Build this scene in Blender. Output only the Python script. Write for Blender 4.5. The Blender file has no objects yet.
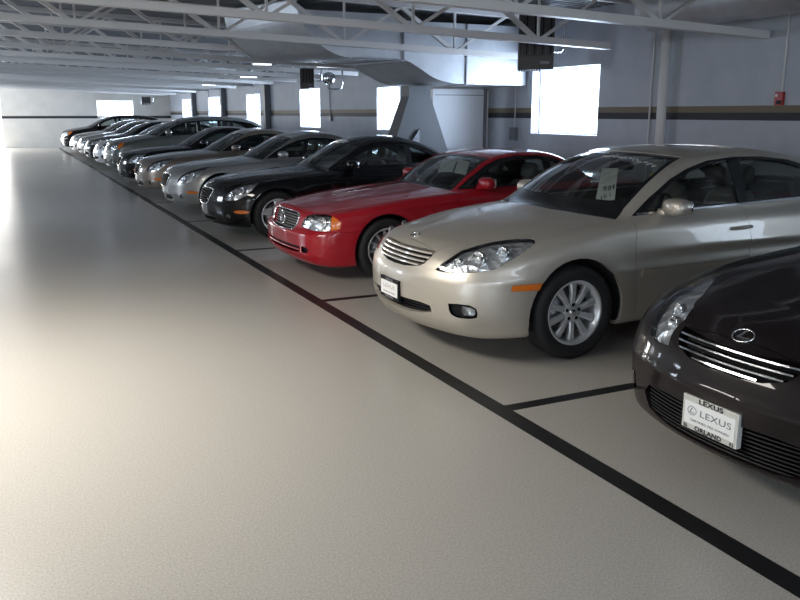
import bpy, bmesh, math, random
import numpy as np
from mathutils import Vector, Matrix

random.seed(7)
SC = bpy.context.scene
COL = SC.collection
PI = math.pi

# ------------------------------------------------------------------ camera
CAM_H, F_PX, PITCH, YAW = 1.66, 815.0, math.radians(12.92), math.radians(25.565)
cam_d = bpy.data.cameras.new('camera')
cam = bpy.data.objects.new('camera', cam_d)
COL.objects.link(cam)
cam.location = (0, 0, CAM_H)
cam.rotation_euler = (PI / 2 - PITCH, 0, -YAW)
cam_d.sensor_fit = 'HORIZONTAL'
cam_d.sensor_width = 36.0
cam_d.lens = 36.0 * F_PX / 800.0
cam_d.clip_start = 0.05
cam_d.clip_end = 300
SC.camera = cam

# ------------------------------------------------------------------ view, world
SC.view_settings.view_transform = 'Standard'
SC.view_settings.look = 'None'
SC.view_settings.gamma = 1.0
SC.view_settings.use_curve_mapping = False
SC.view_settings.exposure = 0.0
SC.cycles.max_bounces = 9
SC.cycles.transparent_max_bounces = 16
SC.cycles.caustics_reflective = False
SC.cycles.caustics_refractive = False
SC.cycles.sample_clamp_indirect = 6.0
world = bpy.data.worlds.new('world')
SC.world = world
world.use_nodes = True
wb = world.node_tree.nodes['Background']
wb.inputs[0].default_value = (0.80, 0.90, 1.0, 1)
wb.inputs[1].default_value = 3.4

def area(name, loc, look, sx, sy, power, color=(1, 1, 1), spread=PI):
    d = bpy.data.lights.new(name, 'AREA')
    d.shape = 'RECTANGLE'; d.size = sx; d.size_y = sy; d.energy = power; d.color = color; d.spread = spread
    o = bpy.data.objects.new(name, d); COL.objects.link(o)
    o.location = loc
    o.rotation_euler = Vector(look).to_track_quat('-Z', 'Z').to_euler()
    return o

# room extents
X0, X1, Y0, Y1 = -4.6, 8.0, -5.0, 44.3
ROOF_Z, SLOPE = 3.42, 0.033          # deck height at X = 0 and fall towards the right wall
def roof(x): return ROOF_Z - SLOPE * x

# windows: (wall, centre along the wall, width, z0, z1)
WIN_R = [(-3.2, 1.72, 1.33, 2.36), (1.3, 1.72, 1.33, 2.36), (10.78, 1.72, 1.33, 2.36), (17.35, 1.25, 1.28, 2.24), (22.7, 1.72, 1.26, 2.33), (28.6, 1.75, 1.25, 2.3),
         (34.5, 2.1, 1.25, 2.3), (40.0, 2.3, 1.25, 2.3)]
WIN_F = [(5.27, 1.75, 1.5, 2.28), (-1.8, 3.7, 0.05, 2.45)]      # the second is the open bay at the far end
WIN_L = [(0.6, 3.6, 0.05, 2.5), (15.6, 2.2, 1.2, 2.5), (26.6, 2.2, 1.2, 2.5), (37.0, 2.2, 1.2, 2.5), (41.0, 2.6, 0.9, 2.4)]
WIN_B = [(-4.0, 2.6, 1.2, 2.4), (0.0, 2.6, 1.2, 2.4), (4.0, 2.6, 1.2, 2.4)]
DAY_R, DAY_L = (0.66, 0.81, 1.0), (0.80, 0.89, 1.0)
for i, (c, w, a, b) in enumerate(WIN_R):
    area('daylight', (X1 + 0.35, c, (a + b) / 2), (-1, 0, 0), b - a, w, (22 if i < 2 else 85) * w * (b - a), DAY_R)
for i, (c, w, a, b) in enumerate(WIN_F):
    area('daylight', (c, Y1 + 0.35, (a + b) / 2), (0, -1, 0), w, b - a, (40 if i == 0 else 75) * w * (b - a), DAY_R if i == 0 else (1, .96, .9))
for i, (c, w, a, b) in enumerate(WIN_L):
    area('daylight', (X0 - 0.35, c, (a + b) / 2), (1, 0, 0), b - a, w, (5, 75, 75, 75, 85)[i] * w * (b - a), DAY_L)
for i, (c, w, a, b) in enumerate(WIN_B):
    area('daylight', (c, Y0 - 0.35, (a + b) / 2), (0, 1, 0), w, b - a, 32 * w * (b - a), DAY_L)

# the lit ceiling fixture over the aisle beside the viewer
area('aisle_lamp', (-.85, 5.15, 2.62), (0, 0, -1), .90, 3.0, 225, (1.0, .95, .88))

# ------------------------------------------------------------------ helpers
MAT = {}
def mat(name, color, rough=0.5, metal=0.0, coat=0.0, emis=None, spec=0.5, alpha=None):
    if name in MAT: return MAT[name]
    m = bpy.data.materials.new(name); m.use_nodes = True
    b = m.node_tree.nodes['Principled BSDF']
    b.inputs['Base Color'].default_value = (*color, 1)
    b.inputs['Roughness'].default_value = rough
    b.inputs['Metallic'].default_value = metal
    b.inputs['Coat Weight'].default_value = coat
    b.inputs['Coat Roughness'].default_value = 0.03
    b.inputs['Specular IOR Level'].default_value = spec
    if emis:
        b.inputs['Emission Color'].default_value = (*emis[0], 1); b.inputs['Emission Strength'].default_value = emis[1]
    MAT[name] = m
    return m

def noise_tint(m, scale, lo, hi, detail=4.0, rough=None, bump=0.0, coords='Object', sx=(1, 1, 1)):
    """vary the base colour between lo and hi with noise; optional roughness range and bump"""
    nt = m.node_tree; n = nt.nodes; L = nt.links; b = n['Principled BSDF']
    tc = n.new('ShaderNodeTexCoord'); mp = n.new('ShaderNodeMapping'); mp.inputs['Scale'].default_value = sx
    L.new(tc.outputs[coords], mp.inputs['Vector'])
    t = n.new('ShaderNodeTexNoise'); t.inputs['Scale'].default_value = scale; t.inputs['Detail'].default_value = detail
    L.new(mp.outputs['Vector'], t.inputs['Vector'])
    r = n.new('ShaderNodeValToRGB'); r.color_ramp.elements[0].position = 0.3; r.color_ramp.elements[1].position = 0.7
    r.color_ramp.elements[0].color = (*lo, 1); r.color_ramp.elements[1].color = (*hi, 1)
    L.new(t.outputs['Fac'], r.inputs['Fac']); L.new(r.outputs['Color'], b.inputs['Base Color'])
    if rough:
        mr = n.new('ShaderNodeMapRange'); mr.inputs['To Min'].default_value = rough[0]; mr.inputs['To Max'].default_value = rough[1]
        L.new(t.outputs['Fac'], mr.inputs['Value']); L.new(mr.outputs['Result'], b.inputs['Roughness'])
    if bump:
        bp = n.new('ShaderNodeBump'); bp.inputs['Strength'].default_value = bump; bp.inputs['Distance'].default_value = 0.01
        L.new(t.outputs['Fac'], bp.inputs['Height']); L.new(bp.outputs['Normal'], b.inputs['Normal'])
    return m

def tag(o, label=None, cat=None, group=None, kind=None):
    if label: o['label'] = label
    if cat: o['category'] = cat
    if group: o['group'] = group
    if kind: o['kind'] = kind
    return o

def empty(name, loc, rz=0.0):
    o = bpy.data.objects.new(name, None); COL.objects.link(o)
    o.location = loc; o.rotation_euler = (0, 0, rz); o.empty_display_size = 0.2
    return o

def link(name, me, m, parent=None):
    o = bpy.data.objects.new(name, me); COL.objects.link(o)
    if m is not None:
        me.materials.clear(); me.materials.append(m)
    if parent is not None: o.parent = parent
    return o

def copy_tree(o, parent=None):
    c = o.copy(); COL.objects.link(c)
    if parent is not None: c.parent = parent
    for ch in list(o.children): copy_tree(ch, c)
    return c

class MB:
    """collects vertices and faces; build() links them as one mesh object"""
    def __init__(s): s.v = []; s.f = []; s.sm = []
    def add(s, vs, fs, smooth=False):
        n = len(s.v); s.v += [tuple(p) for p in vs]; s.f += [tuple(i + n for i in f) for f in fs]; s.sm += [smooth] * len(fs)
        return s
    def box(s, x0, x1, y0, y1, z0, z1, M=None):
        vs = [Vector((x, y, z)) for x in (x0, x1) for y in (y0, y1) for z in (z0, z1)]
        if M is not None: vs = [M @ p for p in vs]
        return s.add(vs, [(0, 1, 3, 2), (4, 6, 7, 5), (0, 4, 5, 1), (2, 3, 7, 6), (0, 2, 6, 4), (1, 5, 7, 3)])
    def bar(s, a, b, w, h=None, up=(0, 0, 1)):
        """rectangular bar from a to b"""
        a, b = Vector(a), Vector(b); h = h or w; d = (b - a).normalized(); up = Vector(up)
        if abs(d.dot(up)) > 0.98: up = Vector((1, 0, 0))
        sd = d.cross(up).normalized(); u = sd.cross(d)
        vs = [p + sd * (w / 2 * i) + u * (h / 2 * j) for p in (a, b) for i, j in ((-1, -1), (1, -1), (1, 1), (-1, 1))]
        return s.add(vs, [(3, 2, 1, 0), (4, 5, 6, 7), (0, 1, 5, 4), (1, 2, 6, 5), (2, 3, 7, 6), (3, 0, 4, 7)])
    def tube(s, pts, r, n=8, closed=False, smooth=True, rs=None):
        pts = [Vector(p) for p in pts]; m = len(pts); vs = []; prev = None
        for i, p in enumerate(pts):
            if closed: t = pts[(i + 1) % m] - pts[i - 1]
            else: t = pts[min(i + 1, m - 1)] - pts[max(i - 1, 0)]
            t.normalize()
            if prev is None:
                a = Vector((0, 0, 1)) if abs(t.z) < 0.9 else Vector((1, 0, 0)); u = t.cross(a).normalized()
            else: u = (prev - t * prev.dot(t)).normalized()
            prev = u; w = t.cross(u); rr = rs[i] if rs else r
            vs += [p + (u * math.cos(2 * PI * k / n) + w * math.sin(2 * PI * k / n)) * rr for k in range(n)]
        fs = []
        for i in range(m if closed else m - 1):
            j = (i + 1) % m
            fs += [(i * n + k, i * n + (k + 1) % n, j * n + (k + 1) % n, j * n + k) for k in range(n)]
        s.add(vs, fs, smooth)
        if not closed: s.add(vs, [tuple(range(n))[::-1], tuple((m - 1) * n + k for k in range(n))])
        return s
    def lathe(s, prof, n=32, M=None, smooth=True):
        """profile (r, h) turned about the local z axis"""
        M = M or Matrix.Identity(4); vs = []
        for r, h in prof: vs += [M @ Vector((r * math.cos(2 * PI * k / n), r * math.sin(2 * PI * k / n), h)) for k in range(n)]
        fs = [(i * n + k, i * n + (k + 1) % n, (i + 1) * n + (k + 1) % n, (i + 1) * n + k) for i in range(len(prof) - 1) for k in range(n)]
        return s.add(vs, fs, smooth)
    def prism(s, pts, z0, z1, M=None, smooth=False):
        M = M or Matrix.Identity(4); n = len(pts)
        vs = [M @ Vector((x, y, z)) for z in (z0, z1) for x, y in pts]
        return s.add(vs, [tuple(range(n))[::-1], tuple(range(n, 2 * n))] + [(k, (k + 1) % n, n + (k + 1) % n, n + k) for k in range(n)], smooth)
    def mesh(s, name):
        me = bpy.data.meshes.new(name); me.from_pydata(s.v, [], s.f); me.validate(); 
        if len(me.polygons) == len(s.sm): me.polygons.foreach_set('use_smooth', s.sm)
        me.update(); return me
    def build(s, name, m, parent=None, bevel=0.0, seg=2):
        o = link(name, s.mesh(name), m, parent)
        bm = bmesh.new(); bm.from_mesh(o.data); bmesh.ops.recalc_face_normals(bm, faces=bm.faces); bm.to_mesh(o.data); bm.free()
        if bevel:
            b = o.modifiers.new('bevel', 'BEVEL'); b.width = bevel; b.segments = seg; b.limit_method = 'ANGLE'; b.angle_limit = math.radians(40)
        return o

def superellipsoid(c, r, e1=0.6, e2=0.6, nu=20, nv=12, M=None):
    """rounded box-like closed surface"""
    sg = lambda v, e: math.copysign(abs(v) ** e, v)
    vs = []; fs = []
    for j in range(nv + 1):
        ph = -PI / 2 + PI * j / nv
        for i in range(nu):
            th = 2 * PI * i / nu
            p = Vector((r[0] * sg(math.cos(ph), e1) * sg(math.cos(th), e2), r[1] * sg(math.cos(ph), e1) * sg(math.sin(th), e2), r[2] * sg(math.sin(ph), e1)))
            if M is not None: p = M @ p
            vs.append(p + Vector(c))
    for j in range(nv):
        for i in range(nu): fs.append((j * nu + i, j * nu + (i + 1) % nu, (j + 1) * nu + (i + 1) % nu, (j + 1) * nu + i))
    return vs, fs

def text_mesh(body, size, spacing=1.0, bold=0.0, width=None):
    """flat letters, centred on the origin in the local xy plane"""
    cu = bpy.data.curves.new('letters', 'FONT'); cu.body = body; cu.size = size; cu.align_x = 'CENTER'; cu.align_y = 'CENTER'
    cu.space_character = spacing; cu.offset = bold; cu.resolution_u = 3
    o = bpy.data.objects.new('letters', cu); COL.objects.link(o)
    dg = bpy.context.evaluated_depsgraph_get(); me = bpy.data.meshes.new_from_object(o.evaluated_get(dg))
    bpy.data.objects.remove(o); bpy.data.curves.remove(cu)
    vs = [Vector(v.co) for v in me.vertices]; fs = [tuple(p.vertices) for p in me.polygons]
    bpy.data.meshes.remove(me)
    if width and vs:
        w = max(v.x for v in vs) - min(v.x for v in vs); k = width / w
        vs = [Vector((v.x * k, v.y, v.z)) for v in vs]
    return vs, fs

# ------------------------------------------------------------------ car surface
def pchip(pts):
    x = np.array([p[0] for p in pts], float); y = np.array([p[1] for p in pts], float)
    h = np.diff(x); d = np.diff(y) / h; n = len(x); m = np.zeros(n)
    m[0] = d[0]; m[-1] = d[-1]
    for i in range(1, n - 1):
        if d[i - 1] * d[i] > 0:
            w1 = 2 * h[i] + h[i - 1]; w2 = h[i] + 2 * h[i - 1]; m[i] = (w1 + w2) / (w1 / d[i - 1] + w2 / d[i])
    xs = np.linspace(x[0] - 0.6, x[-1] + 0.6, 3000)
    i = np.clip(np.searchsorted(x, xs) - 1, 0, n - 2); t = np.clip((xs - x[i]) / h[i], 0, 1)
    ys = (2 * t ** 3 - 3 * t ** 2 + 1) * y[i] + (t ** 3 - 2 * t ** 2 + t) * h[i] * m[i] + (-2 * t ** 3 + 3 * t ** 2) * y[i + 1] + (t ** 3 - t ** 2) * h[i] * m[i + 1]
    ys = ys + np.where(xs < x[0], (xs - x[0]) * m[0], 0) + np.where(xs > x[-1], (xs - x[-1]) * m[-1], 0)
    # light smoothing so that reflections flow
    k = np.hanning(61 if (x[-1] - x[0]) > 1.5 else 31); k /= k.sum(); pad = len(k) // 2
    yp = np.concatenate([2 * ys[0] - ys[pad:0:-1], ys, 2 * ys[-1] - ys[-2:-pad - 2:-1]]); ys = np.convolve(yp, k, 'valid')
    return lambda q: np.interp(q, xs, ys)

def smax(a, b, k):
    h = np.maximum(k - np.abs(a - b), 0) / k
    return np.maximum(a, b) + h * h * k * 0.25
def smin(a, b, k): return -smax(-a, -b, k)

class Surface:
    def __init__(s, sp):
        s.sp = sp; s.L = sp['L']
        for key in ('top', 'crown', 'bottom', 'plan', 'sec', 'front', 'rear', 'gh', 'ghplan', 'wrap'): setattr(s, key, pchip(sp[key]))
    def F(s, x, y, z):
        sp = s.sp; y = np.abs(y)
        W = s.plan(x)
        hz = sp['hub_z']
        for hx in sp['hubs']:
            d = np.sqrt((x - hx) ** 2 + (z - hz) ** 2)
            W = W + sp.get('flare', 0.012) * np.exp(-((d - sp['arch'] - 0.02) / 0.10) ** 2)
        side = (y - W * s.sec(z))
        cz = sp.get('crease')
        if cz: side = side - cz[1] * np.exp(-((z - cz[0] - cz[3] * (x - 2)) / cz[2]) ** 2)
        yw = y / sp['hw']
        top = z - (s.top(x) - s.crown(x) * y * y)
        for (y0, y1, wd, amp, xa, xb) in sp.get('ridges', ()):       # bonnet ridges running back from the nose
            t = np.clip((x - xa) / (xb - xa), 0, 1); yc = y0 + (y1 - y0) * t; fade = np.clip((x - xa) / 0.3, 0, 1) * np.clip((xb - x) / 0.3, 0, 1)
            top = top - amp * fade / (1 + np.exp(-(yc - y) / wd))
        fr = (s.front(z) + sp['fa'] * yw ** sp['fp'] - x)
        rr = (x - (s.L - s.rear(z) - sp['ra'] * yw ** sp['rp']))
        fr = fr / np.sqrt(1 + (sp['fa'] * sp['fp'] * yw ** (sp['fp'] - 1) / sp['hw']) ** 2)
        rr = rr / np.sqrt(1 + (sp['ra'] * sp['rp'] * yw ** (sp['rp'] - 1) / sp['hw']) ** 2)
        f = smax(side, fr, sp['kfs']); f = smax(f, rr, 0.14)
        f = smax(f, top, np.interp(x, [0, 0.5, 1.3, s.L - 0.8, s.L], sp['ktop']))
        f = smax(f, (s.bottom(x) - z), 0.05)
        # greenhouse
        xq = x - s.wrap(x) * y * y
        e = 0.01; sl = (s.gh(xq + e) - s.gh(xq - e)) / (2 * e)
        g = (z - (s.gh(xq) - sp['rcrown'] * y * y)) / np.sqrt(1 + sl * sl)
        gs = (y - (s.ghplan(x) - sp['tumble'] * (z - sp['belt'])) ) / math.sqrt(1 + sp['tumble'] ** 2)
        g = smax(g, gs, sp.get('kroof', 0.09)); g = smax(g, sp['belt'] - 0.25 - z, 0.05)
        return smin(f, g, sp.get('kbelt', 0.03))
    def grad(s, P, e=1e-3):
        x, y, z = P.T
        g = np.stack([s.F(x + e, y, z) - s.F(x - e, y, z), s.F(x, y + e, z) - s.F(x, y - e, z), s.F(x, y, z + e) - s.F(x, y, z - e)], 1) / (2 * e)
        return g
    def project(s, P, it=4):
        P = P.copy()
        for _ in range(it):
            g = s.grad(P); f = s.F(*P.T); step = (f / np.maximum((g * g).sum(1), 0.15))
            P -= g * np.clip(step, -0.03, 0.03)[:, None]
        return P
    def hit(s, o, d, tmax=4.0, n=400):
        """first point where the ray enters the body"""
        o = np.array(o, float); d = np.array(d, float); d /= np.linalg.norm(d)
        t = np.linspace(0, tmax, n); P = o + t[:, None] * d; f = s.F(*P.T)
        i = np.where((f[1:] < 0) & (f[:-1] >= 0))[0]
        if not len(i): return None
        a, b = t[i[0]], t[i[0] + 1]
        for _ in range(20):
            m = (a + b) / 2
            if s.F(*(o + m * d).reshape(3, 1))[0] > 0: a = m
            else: b = m
        return o + a * d
    def front_at(s, y, z): return s.hit((-0.6, y, z), (1, 0, 0), 3.0)
    def side_at(s, x, z):
        h = s.hit((x, 1.6, z), (0, -1, 0), 1.6); return h
    def top_at(s, x, y): return s.hit((x, y, 2.5), (0, 0, -1), 2.4)

def surface_nets(S, h):
    x = np.arange(-0.1, S.L + 0.12, h); y = (np.arange(0, int((S.sp['hw'] + 0.1) / h) + 2) - 0.5) * h; z = np.arange(0.1, S.sp['H'] + 0.1, h)
    X, Y, Z = np.meshgrid(x, y, z, indexing='ij'); V = S.F(X, Y, Z); I = V < 0
    c = np.zeros(tuple(n - 1 for n in V.shape), int); acc = np.zeros(c.shape + (3,)); cnt = np.zeros(c.shape)
    for ax in range(3):
        a = [slice(None)] * 3; b = [slice(None)] * 3; a[ax] = slice(0, -1); b[ax] = slice(1, None); a, b = tuple(a), tuple(b)
        cr = I[a] != I[b]; t = np.where(cr, V[a] / np.where(cr, V[a] - V[b], 1), 0)
        P = np.stack([X[a], Y[a], Z[a]], -1).copy(); P[..., ax] += t * h
        o = [q for q in range(3) if q != ax]
        for i in (0, 1):
            for j in (0, 1):
                sl = [slice(None)] * 3
                sl[o[0]] = slice(i, (-1 if i == 0 else None)) ; sl[o[1]] = slice(j, (-1 if j == 0 else None)); sl = tuple(sl)
                m = cr[sl]; acc += np.where(m[..., None], P[sl], 0); cnt += m
    act = cnt > 0; idx = -np.ones(c.shape, int); idx[act] = np.arange(act.sum()); verts = acc[act] / cnt[act][:, None]
    lay0 = np.zeros(c.shape, bool); lay0[:, 0, :] = True; cen = lay0[act]
    faces = []
    for ax in range(3):
        a = [slice(None)] * 3; b = [slice(None)] * 3; a[ax] = slice(0, -1); b[ax] = slice(1, None); a, b = tuple(a), tuple(b)
        cr = I[a] != I[b]; o = [q for q in range(3) if q != ax]
        w = np.argwhere(cr); w = w[(w[:, o[0]] > 0) & (w[:, o[1]] > 0) & (w[:, o[0]] < c.shape[o[0]]) & (w[:, o[1]] < c.shape[o[1]])]
        e0 = np.zeros(3, int); e0[o[0]] = 1; e1 = np.zeros(3, int); e1[o[1]] = 1
        q = np.stack([idx[tuple((w - e0 - e1).T)], idx[tuple((w - e1).T)], idx[tuple(w.T)], idx[tuple((w - e0).T)]], 1)
        ins = I[a][tuple(w.T)]; flip = ins if ax != 1 else ~ins
        q[~flip] = q[~flip][:, ::-1]; faces.append(q)
    faces = np.concatenate(faces); faces = faces[(faces >= 0).all(1)]
    verts[cen, 1] = 0; verts = S.project(verts); verts[cen, 1] = 0
    return verts, faces

class Shell:
    """half body (y >= 0) cut along outlines into named regions"""
    def __init__(s, S, h):
        s.S = S; v, f = surface_nets(S, h)
        bm = bmesh.new(); vs = [bm.verts.new(p) for p in v]
        for q in f:
            try: bm.faces.new([vs[i] for i in q])
            except ValueError: pass
        s.bm = bm; s.lay = bm.faces.layers.int.new('part'); s.names = ['body']
    def pid(s, n):
        if n not in s.names: s.names.append(n)
        return s.names.index(n)
    def cut(s, name, pts, d, test, only=None, keep=False):
        """pts: outline as 3-D points, d: viewing direction of the outline, test(c, n) picks faces"""
        bm = s.bm; d = np.array(d, float); d /= np.linalg.norm(d)
        up = np.array([0, 0, 1.0]) if abs(d[2]) < 0.9 else np.array([1.0, 0, 0])
        e1 = np.cross(up, d); e1 /= np.linalg.norm(e1); e2 = np.cross(d, e1); B = np.stack([e1, e2])
        P = np.array(pts, float) @ B.T; n = len(P); bm.verts.index_update()
        lo, hi = P.min(0) - 0.06, P.max(0) + 0.06
        cand = set(); l0, l1 = map(float, lo); h0, h1 = map(float, hi)
        ax, ay, az = map(float, e1); bx_, by_, bz_ = map(float, e2)
        def pr(v): return (ax * v.x + ay * v.y + az * v.z, bx_ * v.x + by_ * v.y + bz_ * v.z)
        for f in bm.faces:
            c = f.calc_center_median(); q0, q1 = pr(c)
            if l0 < q0 < h0 and l1 < q1 < h1 and test(c, f.normal): cand.add(f)
        for i in range(n):
            a, b = P[i], P[(i + 1) % n]; t = b - a; nn = np.array([-t[1], t[0]]); ln = np.linalg.norm(nn)
            if ln < 1e-6: continue
            nn /= ln; lo2 = [float(q) for q in np.minimum(a, b) - 0.004]; hi2 = [float(q) for q in np.maximum(a, b) + 0.004]; sel = []
            a0, a1, n0, n1 = float(a[0]), float(a[1]), float(nn[0]), float(nn[1])
            for f in cand:
                if not f.is_valid: continue
                q = [pr(v.co) for v in f.verts]; u = [p[0] for p in q]; w = [p[1] for p in q]
                if max(u) < lo2[0] or min(u) > hi2[0] or max(w) < lo2[1] or min(w) > hi2[1]: continue
                dd = [(p[0] - a0) * n0 + (p[1] - a1) * n1 for p in q]
                if max(dd) > 1e-5 and min(dd) < -1e-5: sel.append(f)
            if not sel: continue
            geom = sel + list({e for f in sel for e in f.edges}) + list({v for f in sel for v in f.verts})
            co = a[0] * e1 + a[1] * e2; no = nn[0] * e1 + nn[1] * e2
            r = bmesh.ops.bisect_plane(bm, geom=geom, dist=1e-5, plane_co=Vector(co), plane_no=Vector(no))
            cand = {f for f in cand if f.is_valid} | {g for g in r['geom'] if isinstance(g, bmesh.types.BMFace)}
            for g in r['geom_cut']:
                if isinstance(g, bmesh.types.BMEdge): cand |= set(g.link_faces)
        k = s.pid(name); px, py = P[:, 0], P[:, 1]; qx, qy = np.roll(px, -1), np.roll(py, -1)
        ok = [s.names.index(o) for o in only if o in s.names] if only else None
        for f in cand:
            if not f.is_valid: continue
            if ok is not None and f[s.lay] not in ok: continue
            u, w = pr(f.calc_center_median())
            cr = ((py > w) != (qy > w)) & (u < (qx - px) * (w - py) / np.where(qy == py, 1e-9, qy - py) + px)
            if cr.sum() % 2: f[s.lay] = k
    def finish(s):
        bm = s.bm; bm.verts.index_update(); bm.verts.ensure_lookup_table()
        V = np.array([v.co[:] for v in bm.verts]); cen = np.abs(V[:, 1]) < 1e-4
        V2 = s.S.project(V, 2); V = np.where(np.linalg.norm(V2 - V, axis=1)[:, None] < 0.01, V2, V); V[cen, 1] = 0
        G = s.S.grad(V); G[cen, 1] = 0; G /= np.maximum(np.linalg.norm(G, axis=1), 1e-9)[:, None]
        s.V, s.N = V, G
        s.groups = {n: [] for n in s.names}
        for f in bm.faces: s.groups[s.names[f[s.lay]]].append([v.index for v in f.verts])
        bm.free()
    def part(s, name, side=0, off=0.0, gap=0.0, flange=0.0, faces=None, rigid_center=True):
        """arrays for one region. side 0: both halves joined, +1 far half (y > 0), -1 near half.
        gap pulls the rim in, flange folds it inwards"""
        F = faces if faces is not None else s.groups.get(name, [])
        used = sorted({i for f in F for i in f}); mp = {o: k for k, o in enumerate(used)}
        V = s.V[used].copy(); N = s.N[used].copy(); F2 = [[mp[i] for i in f] for f in F]
        edge = {}
        for f in F2:
            for a, b in zip(f, f[1:] + f[:1]): edge[(min(a, b), max(a, b))] = edge.get((min(a, b), max(a, b)), []) + [(a, b)]
        rim = [e[0] for k, e in edge.items() if len(e) == 1 and not (abs(V[k[0], 1]) < 1e-4 and abs(V[k[1], 1]) < 1e-4)]
        if gap:
            T = np.zeros_like(V)
            for a, b in rim:
                t = V[b] - V[a]; inn = np.cross(N[a] + N[b], t); inn /= max(np.linalg.norm(inn), 1e-9); T[a] += inn; T[b] += inn
            l = np.linalg.norm(T, axis=1); m = l > 1e-6; T[m] /= l[m][:, None]
            c0 = np.abs(V[:, 1]) < 1e-4; V = V + T * gap; V[c0, 1] = 0
        V = V + N * off
        verts = list(V); nor = []; faces_o = [list(f) for f in F2]
        loopn = [[N[i] for i in f] for f in F2]
        if flange:
            for a, b in rim:
                k = len(verts); t = V[b] - V[a]; fn = np.cross(t, N[a]); fn /= max(np.linalg.norm(fn), 1e-9)
                verts += [V[a], V[b], V[b] - N[b] * flange, V[a] - N[a] * flange]
                faces_o.append([k + 1, k, k + 3, k + 2]); loopn.append([fn] * 4)
        out_v, out_f, out_n = [], [], []
        mir = np.array([1, -1, 1.0])
        if side in (0, 1): out_v += [tuple(v) for v in verts]; out_f += faces_o; out_n += loopn
        if side in (0, -1):
            k = len(out_v); out_v += [tuple(v * mir) for v in verts]
            out_f += [[i + k for i in f[::-1]] for f in faces_o]; out_n += [[n_ * mir for n_ in ln[::-1]] for ln in loopn]
        return out_v, out_f, out_n

def shell_mesh(name, data_list):
    vs, fs, ns = [], [], []
    for v, f, n in data_list:
        k = len(vs); vs += v; fs += [[i + k for i in q] for q in f]; ns += n
    if not fs: return None
    me = bpy.data.meshes.new(name); me.from_pydata(vs, [], fs); me.update()
    me.polygons.foreach_set('use_smooth', [True] * len(fs))
    if len(me.polygons) == len(fs):
        me.normals_split_custom_set([tuple(x) for q in ns for x in q])
    return me

# ------------------------------------------------------------------ car materials
def paint(name, color, metal=0.0, rough=0.35, spec=0.5, coat=1.0):
    m = mat(name, color, rough, metal, coat=coat, spec=spec)
    return m
def glass_mat(name, tint, rough=0.0, f0=0.05):
    if name in MAT: return MAT[name]
    m = bpy.data.materials.new(name); m.use_nodes = True; nt = m.node_tree; n = nt.nodes; L = nt.links
    n.remove(n['Principled BSDF']); out = n['Material Output']
    tr = n.new('ShaderNodeBsdfTransparent'); tr.inputs[0].default_value = (*tint, 1)
    gl = n.new('ShaderNodeBsdfGlossy'); gl.inputs['Roughness'].default_value = rough; gl.inputs['Color'].default_value = (1, 1, 1, 1)
    lw = n.new('ShaderNodeLayerWeight'); lw.inputs['Blend'].default_value = 0.5
    p = n.new('ShaderNodeMath'); p.operation = 'POWER'; p.inputs[1].default_value = 4.0
    mu = n.new('ShaderNodeMath'); mu.operation = 'MULTIPLY_ADD'; mu.inputs[1].default_value = 1 - f0; mu.inputs[2].default_value = f0
    mx = n.new('ShaderNodeMixShader')
    L.new(lw.outputs['Facing'], p.inputs[0]); L.new(p.outputs[0], mu.inputs[0]); L.new(mu.outputs[0], mx.inputs[0])
    L.new(tr.outputs[0], mx.inputs[1]); L.new(gl.outputs[0], mx.inputs[2]); L.new(mx.outputs[0], out.inputs['Surface'])
    MAT[name] = m
    return m

P_BEIGE = paint('beige_metallic_paint', (0.50, 0.46, 0.395), 0.55, 0.40, coat=.5)
P_DARK = paint('dark_garnet_paint', (0.0085, 0.0055, 0.006), 0.0, 0.4, .10, .55)
P_RED = paint('red_paint', (0.36, 0.008, 0.018), 0.0, 0.4, .2, .9)
P_BLACK = paint('black_paint', (0.0035, 0.0035, 0.004), 0.0, 0.4, .06, .8)
P_SILVER = paint('silver_paint', (0.36, 0.355, 0.34), 0.6, 0.35)
P_TAN = paint('bronze_paint', (0.25, 0.205, 0.165), 0.6, 0.35)
P_GREY = paint('grey_green_paint', (0.17, 0.18, 0.165), 0.6, 0.35)
P_WHITE = paint('pale_silver_paint', (0.62, 0.64, 0.66), 0.3, 0.35)
M_GLASS = glass_mat('car_glass', (0.58, 0.63, 0.61))
M_LENS = glass_mat('lamp_lens', (0.93, 0.95, 0.96), f0=0.06)
M_CHROME = mat('chrome', (0.80, 0.81, 0.83), 0.08, 1.0)
M_REFL = mat('lamp_reflector', (0.80, 0.81, 0.83), 0.28, 0.8)
def _refl():
    nt = M_REFL.node_tree; n = nt.nodes; v = n.new('ShaderNodeTexVoronoi'); v.inputs['Scale'].default_value = 15
    tc = n.new('ShaderNodeTexCoord'); nt.links.new(tc.outputs['Object'], v.inputs['Vector'])
    b = n.new('ShaderNodeBump'); b.inputs['Strength'].default_value = 0.8; b.inputs['Distance'].default_value = 0.03
    nt.links.new(v.outputs['Distance'], b.inputs['Height']); nt.links.new(b.outputs['Normal'], n['Principled BSDF'].inputs['Normal'])
_refl()
M_TIRE = mat('tire_rubber', (0.012, 0.012, 0.013), 0.7)
M_RIM = mat('alloy_rim', (0.66, 0.67, 0.69), 0.30, 0.5)
M_BLACKP = mat('black_plastic', (0.006, 0.006, 0.007), 0.5, spec=0.2)
M_DARK = mat('dark_cavity', (0.006, 0.006, 0.006), 0.9)
M_TRIM = mat('black_window_trim', (0.010, 0.011, 0.012), 0.2)
M_CABIN = mat('cabin_trim', (0.05, 0.048, 0.045), 0.8)
M_SEAT = mat('seat_leather', (0.10, 0.095, 0.085), 0.55)
M_AMBER = mat('amber_lens', (0.75, 0.18, 0.02), 0.15, coat=0.6)
M_REDLENS = mat('red_lens', (0.35, 0.01, 0.012), 0.15, coat=0.6)
M_WHITEP = mat('white_card', (0.82, 0.82, 0.80), 0.5)
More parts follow.
